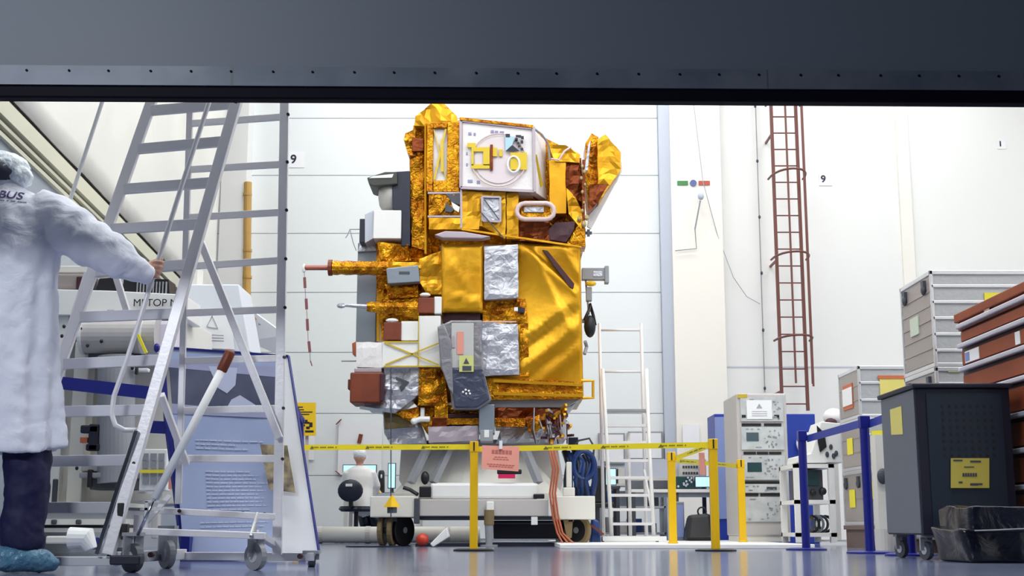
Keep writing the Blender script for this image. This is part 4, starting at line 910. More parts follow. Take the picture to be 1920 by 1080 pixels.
mb = MB(); mb.box(P(1122,1000,Yl).x, P(1236,1000,Yl).x, Yl+.02, Yl+.08, .05, .1); mb.build('base_bar', 'white', sl)
for x in (1130, 1232):
    for y in (Yl-.69, Yl+.05): mb = MB(); c = P(x,1000,y); mb.cyl((c.x-.015,y,.07), (c.x+.015,y,.07), .03, 12); mb.build('castor', 'dgrey', sl)

# ================================================================ CASES, CABINET, TROLLEY
def case(lab, x0, x1, Y0, Y1, z0, z1, ribs, latch=True, group=None):
    t = thing('metal_case', lab, 'case', ((x0+x1)/2, Y0, z0), group)
    mb = MB(); mb.box(x0, x1, Y0, Y1, z0+.02, z1-.03)
    mb.m = 1
    for i in range(1, ribs): z = z0 + (z1-z0)*i/ribs; mb.box(x0-.004, x1, Y0-.012, Y1, z-.012, z+.012)
    mb.build('shell', ['case', 'caseedge'], t, bevel=.003)
    mb = MB(); mb.box(x0-.012, x1+.012, Y0-.012, Y1+.012, z1-.035, z1); mb.box(x0-.01, x1+.01, Y0-.01, Y1+.01, z0, z0+.03)
    for x in (x0, x1):
        for y in (Y0, Y1): mb.box(x-.012, x+.012, y-.012, y+.012, z0, z1)
    mb.build('edge_profile', 'caseedge', t, bevel=.004)
    mb = MB(); q = Quad((x0-.001,Y1-.03,z1-.05), (x0-.001,Y0+.03,z1-.05), (x0-.001,Y0+.03,z0+.04), (x0-.001,Y1-.03,z0+.04)); q.n = Vector((-1,0,0)); q.patch(mb, 0, 1, 0, 1, .004, .004)
    for i in range(1, ribs): v = i/ribs; q.patch(mb, 0, 1, v-.008, v+.008, .009, .006)
    mb.build('end_panel', 'caseside', t)
    if latch:
        for y in (Y0+.14, Y1-.14): mb = MB(); mb.ball((x0-.02, y, z1-.13), .02, .035, .045); mb.box(x0-.03, x0, y-.03, y+.03, z1-.11, z1-.06); mb.build('latch', 'dgrey', t)
    return t, q
cx0 = P(1750,600,10).x
z3 = P(0,507,10).z; z2 = P(0,688,10).z; z1 = z2-.66
t, q = case('large ribbed grey metal case on top of the right-hand stack', cx0, cx0+1.05, 10.0, 10.78, z2+.002, z3, 6)
mb = MB(); q.patch(mb, .28, .58, .38, .60, .014, .01); mb.build('end_label', mat('pale_green_label', (206,216,196), .6), t)
mb = MB(); mb.pbox(1846,549,1890,566,9.99,.005); mb.build('yellow_label', 'ynote', t)
t, q = case('grey metal case directly beneath the large ribbed case', cx0, cx0+1.05, 10.0, 10.78, z1+.002, z2, 5)
mb = MB(); mb.pbox(1778,694,1800,698,9.99,.003); mb.build('green_label', mat('soft_green_label', (178,200,120), .6), t)
case('grey metal case low in the right-hand stack behind the trolley', cx0, cx0+1.05, 10.0, 10.78, .145, z1, 5)
mb = MB(); 
for y in (10.02, 10.35, 10.68): mb.box(cx0-.02, cx0+1.07, y, y+.1, .0, .1)
mb.box(cx0-.02, cx0+1.07, 10.0, 10.8, .1, .144); tag(mb.build('pallet', 'woodp'), 'wooden pallet beneath the right-hand stack of metal cases', 'pallet')
ax0 = P(1612,740,12.5).x; ax1 = ax0+.62; Yb = 13.25
za = [P(0,985,12.5).z, P(0,880,12.5).z, P(0,783,12.5).z, P(0,686,12.5).z]
labs = ['lowest grey metal case of the left stack, yellow label on its face', 'middle grey metal case of the left stack with a torn yellow note', 'small grey metal case topping the left stack, orange-edged labels']
for i in range(3):
    t, q = case(labs[i], ax0, ax1, 12.5, Yb, za[i]+.002, za[i+1], 3 if i else 2, i == 0)
    if i == 2:
        mb = MB(); q.patch(mb, .2, .72, .22, .82, .014, .008); mb.build('orange_border', mat('orange_edge_card', (206,110,70), .6), t)
        mb = MB(); q.patch(mb, .2, .72, .31, .73, .02, .005); mb.build('card', 'paper', t)
        mb = MB(); mb.pbox(1646,704,1700,710,12.48,.006); mb.build('orange_strip', mat('orange_edge_card', (206,110,70), .6), t)
        mb = MB(); mb.pbox(1650,710,1698,742,12.485,.006); mb.build('pale_card', 'ypale', t)
    elif i == 1: mb = MB(); mb.prism([(1634,808),(1668,806),(1664,838),(1656,840),(1652,848),(1640,846)], 12.48, .006); mb.build('yellow_note', 'ynote', t)
    else: mb = MB(); mb.pbox(1634,902,1650,936,12.48,.006); mb.build('yellow_note', 'ynote', t)
    mb = MB(); qq = (q.at(.3,.3,.012), q.at(.6,.3,.012), q.at(.6,.7,.012), q.at(.3,.7,.012))
    if i < 2: mb.hexa(list(qq), [p+Vector((.004,0,0)) for p in qq]); mb.build('side_note', 'ynote' , t)
mb = MB(); zp = za[0]
for x in (ax0, ax0+.27, ax0+.54): mb.box(x, x+.08, 12.5, Yb, 0, zp-.04)
mb.box(ax0-.02, ax1+.02, 12.48, Yb+.02, zp-.04, zp); tag(mb.build('pallet', 'woodp'), 'wooden pallet beneath the left stack of metal cases', 'pallet')
t = thing('white_bucket', 'small white bin on the floor between the cases and the grey trolley', 'bin', G(1659,10.9))
mb = MB(); c = G(1660,10.9); mb.rings([(c.x,10.9,.0,.075,.075),(c.x,10.9,.18,.085,.085)], 20); mb.build('bin_body', 'cream', t, smooth=False)
# tall pale cabinet slice between blue post and trolley
t = thing('beige_column', 'narrow beige upright with clamp between the blue post and the grey trolley', 'column', G(1662,11.6))
mb = MB(); c = G(1664,11.6); mb.box(c.x-.06, c.x+.06, 11.6, 11.75, .0, 1.0); mb.build('upright', 'cream', t)
mb = MB(); z = P(0,893,11.55).z; mb.ball((c.x-.02,11.56,z), .05, .03, .07); mb.build('clamp', 'dgrey', t)
# red-brown drawer cabinet
tc_ = thing('tool_cabinet', 'red-brown drawer cabinet with pale metal handles at the right edge', 'cabinet', (3.5, 8.3, 0))
X0 = 3.13; YA, YB = 7.55, 9.07; zc = P(1805,590,9.07).z
mb = MB(); mb.box(X0+.02, X0+.75, YA, YB, .05, zc-.05); mb.build('carcass', 'maroon', tc_)
mb = MB(); mb.box(X0-.02, X0+.78, YA-.02, YB+.02, zc-.06, zc); mb.box(X0, X0+.75, YA, YB, zc-.12, zc-.06); mb.build('top', 'wood', tc_, bevel=.006)
mb = MB(); mb.box(X0-.012, X0, 8.42, 8.52, zc-.105, zc-.06); mb.build('lock_plate', 'chrome', tc_)
mb = MB(); mb.box(X0+.02, X0+.7, YA+.02, YB-.02, 0, .05); mb.build('plinth', 'black', tc_)
# drawer edges from the photo: handle heights along the far corner column
zz = [1.571, 1.434, 1.27, 1.09, .875, .657, .435, .2]
for i in range(7):
    a, b = zz[i], max(zz[i+1], .07)
    MB().box(X0-.002, X0+.018, YA+.02, YB-.05, b+.03, a-.045).build('drawer', 'wood', tc_, bevel=.003)
    MB().box(X0-.03, X0+.01, YA+.01, YB-.03, a-.018, a+.014).build('handle', 'handle', tc_, bevel=.008)
    if i == 1:
        MB().box(X0-.006, X0, 8.68, 8.95, b+.035, a-.05).build('card_label', 'paper', tc_); MB().box(X0-.008, X0, 8.86, 8.94, b+.045, a-.06).build('label_picture', 'periw', tc_)
        MB().box(X0-.006, X0, 7.96, 8.04, b+.035, a-.05).build('card_label', 'paper', tc_)
# grey perforated trolley
gt = thing('perforated_trolley', 'dark slate wheeled cabinet with perforated panel and yellow labels', 'trolley', (2.79, 8.3, 0))
gx0, gx1 = P(1722,850,8.0).x, P(1900,850,8.0).x; gy0, gy1 = 8.0, 8.74
zt3 = P(0,728,8.0).z; zb3 = P(0,1003,8.0).z
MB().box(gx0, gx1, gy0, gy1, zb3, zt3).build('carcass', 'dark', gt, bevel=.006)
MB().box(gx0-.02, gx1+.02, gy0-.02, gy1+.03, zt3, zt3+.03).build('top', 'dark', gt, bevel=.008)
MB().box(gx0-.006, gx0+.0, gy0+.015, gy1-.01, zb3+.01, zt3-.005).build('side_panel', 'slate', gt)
mb = MB(); fx0 = P(1742,850,8).x; fx1 = P(1884,850,8).x
mb.box(fx0, fx1, gy0-.006, gy0, zb3+.02, zt3-.03); mb.m = 1
for i in range(8):
    for j in range(8):
        x = P(1768+i*13.2, 800, 8).x; z = P(0, 762+j*13.2, 8).z
        mb.box(x-.008, x+.008, gy0-.0075, gy0-.006, z-.009, z+.009)
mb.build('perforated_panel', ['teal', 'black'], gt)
q = qpx(1783,859,1855,915, 7.985); lb = MB(); q.slab(lb, .004); lb = lb.build('front_label', mat('dull_yellow_label', (206,190,84), .6), gt)
mb = MB()
for u0, u1, v0, v1 in ((.06,.3,.05,.1),(.5,.78,.08,.14),(.34,.6,.28,.31),(.5,.7,.84,.92),(.7,.82,.84,.9),(.2,.3,.78,.84)): q.patch(mb, u0, u1, v0, v1)
for i in range(6): q.patch(mb, .3+i*.065, .35+i*.065, .5, .62)
mb.build('label_print', 'dgrey', lb)
mb = MB(); qs = Quad((gx0-.007, 8.52, P(0,765,8.4).z), (gx0-.007, 8.27, P(0,762,8.3).z), (gx0-.007, 8.27, P(0,815,8.3).z), (gx0-.007, 8.52, P(0,813,8.4).z)); qs.n = Vector((-1,0,0)); qs.patch(mb, 0, 1, 0, 1, .002, .002); mb.build('side_label', 'ypale', gt)
def castor(par, x, Y, r_, ztop, m='dgrey', face='y', w_=.03, a=0):
    mb = MB(); d = Vector((math.cos(a), math.sin(a), 0)); c = Vector((x, Y, r_)); mb.tube([c-d*w_/2, c+d*w_/2], r_, 20)
    mb.m = 1; mb.tube([c-d*w_*.6, c+d*w_*.6], r_*.45, 12)
    mb.m = 2
    for s_ in (-1, 1): mb.bar(c+d*s_*w_*.8, Vector((x, Y, ztop-.01))+d*s_*w_*.8+Vector((0,.0,0)), .012, r_*.7, d)
    mb.box(x-.04, x+.04, Y-.04, Y+.04, ztop-.015, ztop)
    return mb.build('castor', [m, 'aludark', 'grey'], par)
for x in (gx0+.06, gx1-.5+.0, gx1-.06): pass
for x, y in ((gx0-.02+.06, gy0+.08), (gx1-.08, gy0+.08), (gx0+.06, gy1-.08), (gx1-.08, gy1-.08)): castor(gt, x, y, .055, zb3, 'dgrey', a=.35)
# black vinyl-covered bundle
vb = thing('covered_bundle', 'black vinyl-covered bulky bundle on the floor at the right edge', 'bundle', (2.85, 7.4, 0))
bv = MB(); a = P(1812,1000,7.3).x; NX, NZ = 22, 14
def grid_box(name, x0, x1, y0, y1, z0, z1, m, seed, amp, par, lean=0.0):
    bm = bmesh.new(); bmesh.ops.create_cube(bm, size=1); bmesh.ops.subdivide_edges(bm, edges=bm.edges[:], cuts=9, use_grid_fill=True)
    for v in bm.verts:
        p = Vector((x0+(v.co.x+.5)*(x1-x0), y0+(v.co.y+.5)*(y1-y0), z0+(v.co.z+.5)*(z1-z0)))
        f = (v.co.z+.5); p.x += lean*(1-f)*(0.5-v.co.x); n = Vector((noise.noise(p*7+Vector((seed,0,0))), noise.noise(p*7+Vector((0,seed,9))), noise.noise(p*5+Vector((3,0,seed)))))*amp
        if f < .05: n.z = 0
        v.co = p + n
    me = bpy.data.meshes.new(name); bm.to_mesh(me); bm.free(); me.materials.append(M[m])
    for p in me.polygons: p.use_smooth = True
    o = link(bpy.data.objects.new(name, me), par); b = o.modifiers.new('b', 'SUBSURF'); b.levels = 1; b.render_levels = 1; return o
grid_box('lower_cover', a-.03, a+.62, 7.3, 7.85, .0, .19, 'leather', 3, .02, vb, .05)
grid_box('upper_cover', a+.005, a+.64, 7.26, 7.8, .165, .31, 'leather', 8, .016, vb)
mb = MB(); mb.tube([(a+.02, 7.225, .175), (a+.12, 7.215, .178), (a+.3, 7.215, .186), (a+.5, 7.22, .19)], .004, 6); mb.build('zip_seam', 'grey', vb)
tag(MB().box(P(1752,1040,8.05).x, P(1800,1040,8.05).x, 7.84, 7.92, .001, .035).build('floor_clamp', 'dgrey', bevel=.01), 'small dark metal foot lying between the trolley castors and the black bundle', 'clamp')
# ================================================================ MOBILE LADDER IN THE FOREGROUND
ml = thing('mobile_ladder', 'large aluminium wheeled ladder in the left foreground, gripped by the standing person', 'ladder', G(370, 6.1))
def lb_(name, a, b, w_, h, m='alu', par=None): mb = MB(); mb.bar(a, b, w_, h, (0,1,0)); return mb.build(name, m, par or ml, bevel=.003)
# leaning front flight
AL = lambda y: P(287 - (y-183)*0.3465, y, 6.16 - .10*(y-183)/850)
AR = lambda y: P(446 - (y-183)*0.2830, y, 6.02 - .16*(y-183)/850)
def ext(f, y0, y1): return f(y0), f(y1)
top_z = 30
sl_ = lb_('stile', *ext(AL, 20, 1035), .05, .032); sr_ = lb_('stile', *ext(AR, 20, 1040), .05, .042)
for a, b in (((226,125),(402,108)), ((254-28+53,208),(439,194)), ((254,280),(417,265)), ((226,355),(392,342)), ((202,430),(368,420)), ((172,510),(346,496)), ((145,595),(318,588)), ((113,683),(297,675)), ((86,772),(271,769)), ((55,865),(245,863)), ((30,952),(218,952))):
    A = AL(a[1]); B = AR(b[1]); lb_('rung', A, B, .05, .024, 'aludark')
mb = MB()
for y in (197, 267, 344, 424, 505, 590, 681, 743, 774, 869): c = AR(y)+Vector((.004,-.024,0)); mb.cyl(c, c+Vector((0,.01,0)), .008, 8)
mb.build('rivet', 'black', sr_)
# upright rear flight
BL = lambda y: P(357 - (y-183)*0.030, y, 6.5); BR = lambda y: P(534 - (y-183)*0.0165, y, 6.38)
br_ = lb_('stile', *ext(BL, 20, 945), .03, .028, 'aludark'); bs_ = lb_('stile', *ext(BR, 20, 1040), .045, .03, 'alu')
for a, b in ((145,130), (232,219), (318,308), (408,398), (500,488), (587,580), (677,672), (770,766), (860,860)):
    lb_('rung', BL(a), BR(b), .035, .018, 'alu')
mb = MB()
for y in (217, 306, 396, 487, 578, 671, 766, 861): c = BR(y)+Vector((.022,-.028,0)); mb.cyl(c, c+Vector((0,.012,0)), .008, 8)
mb.build('rivet', 'black', bs_)
lb_('platform_edge', P(357, 60, 6.4), P(534, 50, 6.3), .12, .03); 
mb = MB(); mb.pbox(352, 183, 385, 192, 6.45, .05); mb.pbox(388, 181, 392, 188, 6.44, .05); mb.build('top_bracket', 'dgrey', ml)
# handrails
mb = MB(); mb.tube([P(230,60,6.0), P(192,190,5.98), P(132,373,5.95), P(98,480,5.95), P(60,640,5.95)], .010, 8); mb.build('handrail', 'white', ml, smooth=True)
HR = [P(430,80,5.90), P(392,192,5.88), P(345,335,5.85), P(294,496,5.82), P(262,600,5.82), P(236,680,5.82), P(214,742,5.82), P(209,775,5.82), P(216,797,5.82), P(232,806,5.83), P(256,807,5.9)]
mb = MB(); mb.tube(HR, .0115, 10); mb.build('handrail', 'alu', ml, smooth=True)
lb_('handrail_post', P(256,807,5.86), P(182,1040,5.86), .02, .02, 'chrome')
# braces
lb_('brace', P(375,450,6.3), P(524,822,6.34), .035, .035); lb_('brace', P(372,440,6.0), P(300,738,6.0), .012, .012, 'aludark') if False else None
lb_('brace', P(302,740,6.05), P(350,870,6.4), .03, .03); lb_('brace', P(165,510,6.2), P(112,680,6.2), .03, .03); lb_('brace', P(212,500,6.25), P(240,590,6.25), .03, .03)
mb = MB(); mb.ball(P(374,438,6.0), .018, .02, .03, 8, 6); mb.ball(P(371,462,6.0), .016, .02, .05, 8, 6); mb.build('green_knot', mat('grey_green_cord', (138,150,146), .7), ml)
# base frame
lb_('base_beam', P(292,957,6.3), P(512,969,6.2), .03, .062, 'alu'); lb_('base_beam', P(262,996,5.95), P(497,1005,5.95), .03, .066, 'alu')
mb = MB()
for x, y, Y in ((336,958,6.24), (455,962,6.2), (496,964,6.19), (315,999,5.93), (440,1001,5.93), (482,1002,5.93)): mb.cyl(P(x,y,Y)-Vector((0,.003,0)), P(x,y,Y)+Vector((0,.01,0)), .009, 8)
mb.build('bolt', 'black', ml)
lb_('floor_bar', G(20,5.9,.045), G(262,5.9,.045), .04, .035, 'aludark'); lb_('floor_bar', G(335,6.7,.05), G(590,6.55,.05), .04, .035, 'aludark')
lb_('cross_member', G(215,5.9,.06), G(345,6.7,.06), .05, .03, 'aludark'); lb_('cross_member', G(480,5.98,.165), G(520,6.5,.1), .03, .03, 'aludark')
lb_('lever', P(483,962,6.1), P(470,1006,5.9), .014, .014, 'chrome')
for x0, y0, x1, y1 in ((219,943,232,972), (226,982,238,1012)): mb = MB(); mb.pbox(x0, y0, x1, y1, 5.85, .04); mb.build('black_clamp', 'black', ml, bevel=.004)
mb = MB()
for x, y, Y in ((213,1052,5.86), (284,1040,6.2), (563,1043,6.52)): mb.cyl(P(x,y,Y)-Vector((0,.02,0)), P(x,y,Y)+Vector((0,.01,0)), .013, 10)
mb.build('red_cap', 'maroon', ml)
# small folded steps and brackets at the foot of the leaning flight
mb = MB()
for x0, y0, x1, y1 in ((258,922,300,926), (250,938,296,942), (262,952,305,957), (250,966,268,1004), (270,940,276,1000), (236,1005,262,1012)): mb.pbox(x0, y0, x1, y1, 5.98, .02)
mb.bar(P(232,930,6.0), P(262,860,6.1), .02, .02, (0,1,0)); mb.bar(P(256,1000,6.0), P(318,930,6.1), .02, .02, (0,1,0))
mb.build('foot_bracket', 'aludark', ml)
og = MB().tube([P(421,684,5.76), P(290,935,5.70)], .0185, 12).build('outrigger_tube', 'white', ml, smooth=True)
MB().tube([P(433,657,5.765), P(431,662,5.765), P(416,694,5.76), P(415,697,5.76)], [.018,.024,.024,.02], 12).build('brown_grip', 'brown', og, smooth=True)
MB().tube([P(292,932,5.70), P(258,1004,5.72)], .008, 8).build('inner_rod', 'chrome', og, smooth=True)
castor(ml, G(247,5.78).x, 5.78, .062, .17, 'dgrey', w_=.035, a=.9); castor(ml, G(312,6.35).x, 6.35, .066, .20, 'grey', w_=.03, a=.7)
castor(ml, G(476,6.05).x, 6.08, .062, .165, 'grey', w_=.03, a=.9); castor(ml, G(584,6.58).x, 6.58, .035, .08, 'dgrey', w_=.03, a=.3)
mb = MB(); c = G(236,5.7,.03); mb.box(c.x-.06, c.x+.07, 5.66, 5.72, .035, .075); mb.build('brake_pedal', 'dark', ml, bevel=.006)

# ================================================================ DISPLAY BOARD
eb = thing('display_board', 'large pale blue information board with dark picture band behind the foreground ladder', 'display board', G(460, 7.85))
Ft = (8.1, 7.75)
Q1 = Quad(P(314,652,8.1), P(524,668,8.1), P(520,1040,7.75), P(345,1047,7.75))
Q2 = Quad(P(524,668,8.1), P(541,668,8.1), P(598,1036,7.75), P(520,1040,7.75))
Q0 = Quad(P(314,652,8.1), P(541,668,8.1), P(598,1036,7.75), P(345,1047,7.75))
Q0b = Quad(*[p+Vector((0,.012,0)) for p in Q0.c]); mb = MB(); Q0b.slab(mb, .04); mb.build('board_back', 'paper', eb)
mb = MB(); Q1.slab(mb, .01); mb.build('printed_panel', 'posterblue', eb); mb = MB(); Q2.slab(mb, .01); mb.build('white_panel', 'paper', eb)
mb = MB(); Q1.patch(mb, .0, 1, .10, .30, .002); mb.m = 1
def qpoly(q, pts, o): f = [q.at(u, v, o) for u, v in pts]; mb.hexa(f, [p - q.n*.001 for p in f])
qpoly(Q1, [(.36,.08),(.62,.08),(.60,.17),(.52,.215),(.44,.19)], .004); qpoly(Q1, [(.5,.30),(.56,.245),(.64,.22),(.78,.265),(.82,.30)], .004)
mb.m = 2; qpoly(Q1, [(0,.06),(1,.06),(1,.115),(0,.10)], .0035); qpoly(Q1, [(0,.28),(.5,.29),(1,.285),(1,.33),(0,.33)], .003)
mb.build('printed_picture', ['photo', mat('pale_satellite_print', (190,196,222), .3), mat('lavender_sky_print', (160,164,196), .3)], eb)
mb = MB(); rows = [(.45,.2,.85),(.47,.2,.6),(.49,.2,.7)] + [(.60+i*.018,.28,[.72,.8,.78,.9,.85,.88,.8,.86,.84,.9][i%10]) for i in range(11)] + [(.84,.2,.9),(.86,.2,.86),(.88,.2,.5)]
for v, u0, u1 in rows:
    rn = random.Random(int(v*1000)); u = u0
    while u < u1: w_ = rn.uniform(.03, .08); Q1.patch(mb, u, min(u+w_, u1), v, v+.006, .002); u += w_+.012
mb.build('printed_text', 'posterlite', eb)
mb = MB(); qm = Quad(P(490,838,7.9), P(541,840,7.9), P(556,928,7.83), P(507,922,7.83)); qm.patch(mb, 0, 1, 0, 1, .05, .003); mb.build('mottled_picture', 'photo2', eb)
mb = MB(); mb.bar(Q0.c[0], Q0.c[1], .02, .014); mb.bar(Q0.c[1], Q0.c[2], .012, .014); mb.bar(Q0.c[3]+Vector((0,0,-.012)), Q0.c[2]+Vector((0,0,-.012)), .03, .03); mb.build('blue_edging', 'blue', eb)
mb = MB(); mb.bar(P(306,700,8.15), P(314,810,8.05), .03, .02); mb.bar(P(314,790,8.05), P(346,1042,7.8), .035, .03); mb.bar(P(270,800,8.1), P(314,802,8.06), .03, .075); mb.ball(P(294,652,8.1), .02, .02, .03, 8, 6); mb.build('blue_side_frame', 'blue', eb)
mb = MB(); mb.bar(P(562,790,8.6), G(568,8.7,.0), .045, .045); mb.bar(P(562,790,8.6), P(548,760,8.15), .045, .045); mb.ball(P(562,788,8.6), .035); mb.build('rear_leg', 'blue', eb)
mb = MB(); mb.pbox(478,985,480,1040,7.72,.01); mb.pbox(536,1040,540,1048,7.72,.02); mb.build('foot_clip', 'rackgrey', eb)
mb = MB(); c = G(347,7.74,.0); mb.box(c.x-.02, c.x+.03, 7.7, 7.8, 0, .16); mb.build('blue_foot', 'blue', eb)

# ================================================================ WHITE GROUND EQUIPMENT ON THE LEFT
ge = thing('test_machine', 'white ground equipment labelled METOP M behind the person and the ladder', 'machine', G(210, 9.4))
def gb(name, x0, y0, x1, y1, Y, d, m='white', bevel=.008): return MB().pbox(x0, y0, x1, y1, Y, d).build(name, m, ge, bevel=bevel)
def gp(name, pts, Y, d, m='white', bevel=.006): return MB().prism(pts, Y, d).build(name, m, ge, bevel=bevel)
gp('main_housing', [(60,590),(345,592),(345,945),(60,948)], 9.35, .9, 'cream')
sg = gp('sign_panel', [(60,541),(210,545),(345,552),(345,594),(60,590)], 9.1, .5, 'white')
text('lettering', 'METOP M', 'ink', P(249,574,9.085), 25*9.1/F_PX*.80, sg)
mb = MB()
for x0, x1, y in ((201,214,581),(249,262,582),(264,276,582),(280,290,583)): mb.pbox(x0, y, x1, y+3, 9.09, .005)
mb.build('small_print', 'grey', sg)
gb('left_panel', 62, 592, 118, 945, 9.15, .3, 'white'); gb('white_upright', 132, 640, 160, 945, 9.1, .15, 'cream')
mb = MB(); mb.cyl(P(160,628,9.05), P(298,628,9.05), .13, 28); mb.build('grey_drum', 'rackgrey', ge, smooth=False)
mb = MB(); mb.cyl(P(156,628,9.05), P(162,628,9.05), .14, 28); mb.cyl(P(268,628,9.05), P(274,628,9.05), .135, 28); mb.build('drum_collar', 'white', ge)
gb('right_duct', 270, 600, 330, 668, 9.08, .25, mat('violet_white_panel', (226,220,234), .5), .03)
gb('drum_saddle', 165, 660, 255, 672, 9.05, .25, 'dgrey'); mb = MB(); mb.cyl(P(218,668,9.0), P(218,905,9.0), .125, 28); mb.build('grey_column', 'grey', ge)
gb('column_shelf', 148, 886, 262, 896, 8.9, .35, 'grey'); gb('shelf_box', 168, 896, 250, 918, 9.0, .25, 'dgrey'); gb('shelf_pin', 163, 880, 171, 914, 8.88, .05, 'black')
gb('shelf_block', 152, 862, 240, 884, 8.95, .3, 'rackgrey')
mb = MB(); mb.pbox(150,797,185,812,8.9,.06); mb.pbox(165,795,184,845,8.9,.06); mb.pbox(160,832,186,845,8.9,.06); mb.build('dark_blue_valve', 'dark', ge, bevel=.01)
mb = MB(); mb.pbox(150,820,163,830,8.9,.05); mb.build('orange_nozzle', 'orange', ge)
gb('slot_opening', 97, 898, 107, 945, 9.14, .02, 'dgrey')
mb = MB(); mb.bar(P(60,712,8.75), P(285,737,8.75), .01, .085); mb.build('blue_belt', 'blue', ge)
gb('yellow_tag', 262, 629, 268, 645, 9.0, .02, 'ynote', 0)
mb = MB(); mb.bar(P(259,628,8.9), P(274,662,8.9), .02, .02); mb.build('yellow_strap', 'ynote', ge)
for x, y in ((164,648), (190,640), (116,630), (248,690), (144,878), (120,612), (153,617)): mb = MB(); mb.ball(P(x,y,8.93), .012, .01, .014, 8, 6); mb.build('black_stud', 'black', ge)
gb('white_handle', 250, 690, 278, 697, 8.95, .05, 'paper'); gb('black_stop', 252, 688, 257, 702, 8.92, .04, 'black')
# top items
gb('brown_motor', 100, 512, 168, 542, 9.2, .3, mat('warm_grey_housing', (150,140,138), .5), .02); gb('dark_motor_end', 142, 518, 166, 543, 9.17, .2, 'maroon', .01)
gp('black_grille', [(178,546),(186,522),(212,520),(222,547)], 9.2, .25, 'black'); 
mb = MB(); mb.prism([(230,548),(232,520),(316,524),(318,552)], 9.22, .2); mb.m = 1
for k in range(10): mb.pbox(256+k*6, 528, 258+k*6, 552, 9.2, .02)
mb.build('slatted_grille', ['black', 'grey'], ge)
gb('white_cap_rail', 100, 498, 240, 512, 9.25, .2, 'cream')
# base rails
for y0, y1, m_, Y in ((943,951,'cream',8.8),(951,957,'dgrey',8.84),(957,973,'grey',8.82),(973,984,'cream',8.78),(984,990,'black',8.84),(990,998,'cream',8.8)):
    gb('base_rail', 40, y0, 236, y1, Y, .5, m_, 0)
for x in (100, 146): gb('rail_stop', x-5, 974, x+5, 983, 8.76, .03, 'dgrey')
for x in (60, 215): MB().pbox(x-6, 996, x+6, 1026, 8.9, .1).build('foot', 'grey', ge)
for x in (60,215): mb = MB(); c = G(x,8.95); mb.cyl(c, c+Vector((0,0,.06)), .05, 14); mb.build('foot_pad', 'dgrey', ge)
gb('white_cylinder_pipe', 85, 1005, 130, 1020, 8.6, .1, 'cream', .01)
mb = MB(); c = P(148,1018,8.5); mb.tube([c+Vector((-.06,0,.03)), c+Vector((.05,0,.03)), c+Vector((.08,0,-.04))], [.07,.07,.04], 16); mb.build('white_lamp_housing', 'white', ge)
gp('blue_foot', [(166,1008),(178,1008),(178,1030),(160,1032)], 8.7, .1, 'blue')
mb = MB(); mb.pbox(262,842,312,920,8.9,.12); 
vb_ = mb.build('vent_unit', 'white', ge, bevel=.006)
mb = MB()
for i in range(3):
    for j in range(4): mb.pbox(267+i*15, 850+j*15, 278+i*15, 863+j*15, 8.89, .012)
mb.build('vent_grid', 'grey', vb_); mb = MB(); mb.pbox(262,881,308,887,8.88,.01); mb.build('yellow_tape', 'ynote', vb_); mb = MB(); mb.pbox(316,893,326,917,8.88,.02); mb.build('salmon_tag', 'pink', vb_)
gb('vent_legs', 285, 918, 297, 1010, 8.92, .08, 'rackgrey')
# white warning box and slanted sheet beyond
wb = thing('white_crate', 'white box with faint triangle warning sheet behind the display board', 'crate', G(395, 10.4))
mb = MB(); mb.prism([(335,533),(448,533),(470,660),(345,660)], 10.4, .5); mb.prism([(345,655),(470,655),(470,1034),(345,1034)], 10.45, .45); mb.build('box_body', mat('pale_blue_white', (222,226,234), .5), wb, bevel=.01)
q = Quad(P(374,587,10.38), P(432,590,10.38), P(440,655,10.38), P(362,652,10.38)); mb = MB(); q.slab(mb, .004); s1 = mb.build('warning_sheet', 'paper', wb)
mb = MB()
for a, b in (((.28,.38),(.42,.06)), ((.42,.06),(.6,.42)), ((.6,.42),(.28,.38))): mb.bar(q.at(*a,.004), q.at(*b,.004), .008, .003)
for v in (.6,.68,.76): q.patch(mb, .15, .75, v, v+.02, .003)
mb.build('faint_triangle', 'inkgrey', s1)
mb = MB(); mb.pbox(345,500,370,533,10.5,.2); mb.build('top_box', 'cream', wb)
tp_ = thing('slanted_panel', 'tilted white printed panel with round colour emblem right of the white crate', 'panel', P(495,640,11.2))
q = Quad(P(462,575,11.2), P(535,628,11.2), P(530,668,11.3), P(462,640,11.3)); mb = MB(); q.slab(mb, .02); mb.build('sheet', 'paper', tp_)
mb = MB(); n_ = 5
for i in range(8): q.patch(mb, .32+i*.085, .38+i*.085, .24, .44, .003)
mb.build('grey_lettering', 'grey', tp_)
e_ = q.at(.16, .3, .01)
for k, (m_, dx_, dz_) in enumerate((('sred',-.015,.02),('ochre',.012,.03),('sblue',.0,-.02))): mb = MB(); mb.ball(e_+Vector((dx_,-.004*k,dz_)), .035, .006, .04 if k == 2 else .03, 12, 7); mb.build('emblem_patch', m_, tp_)
mb = MB(); mb.bar(P(500,660,11.32), G(500,11.35,0), .03, .03); mb.box(G(485,11.35).x, G(515,11.35).x, 11.25, 11.5, 0, .015); mb.build('panel_stand', 'rackgrey', tp_)

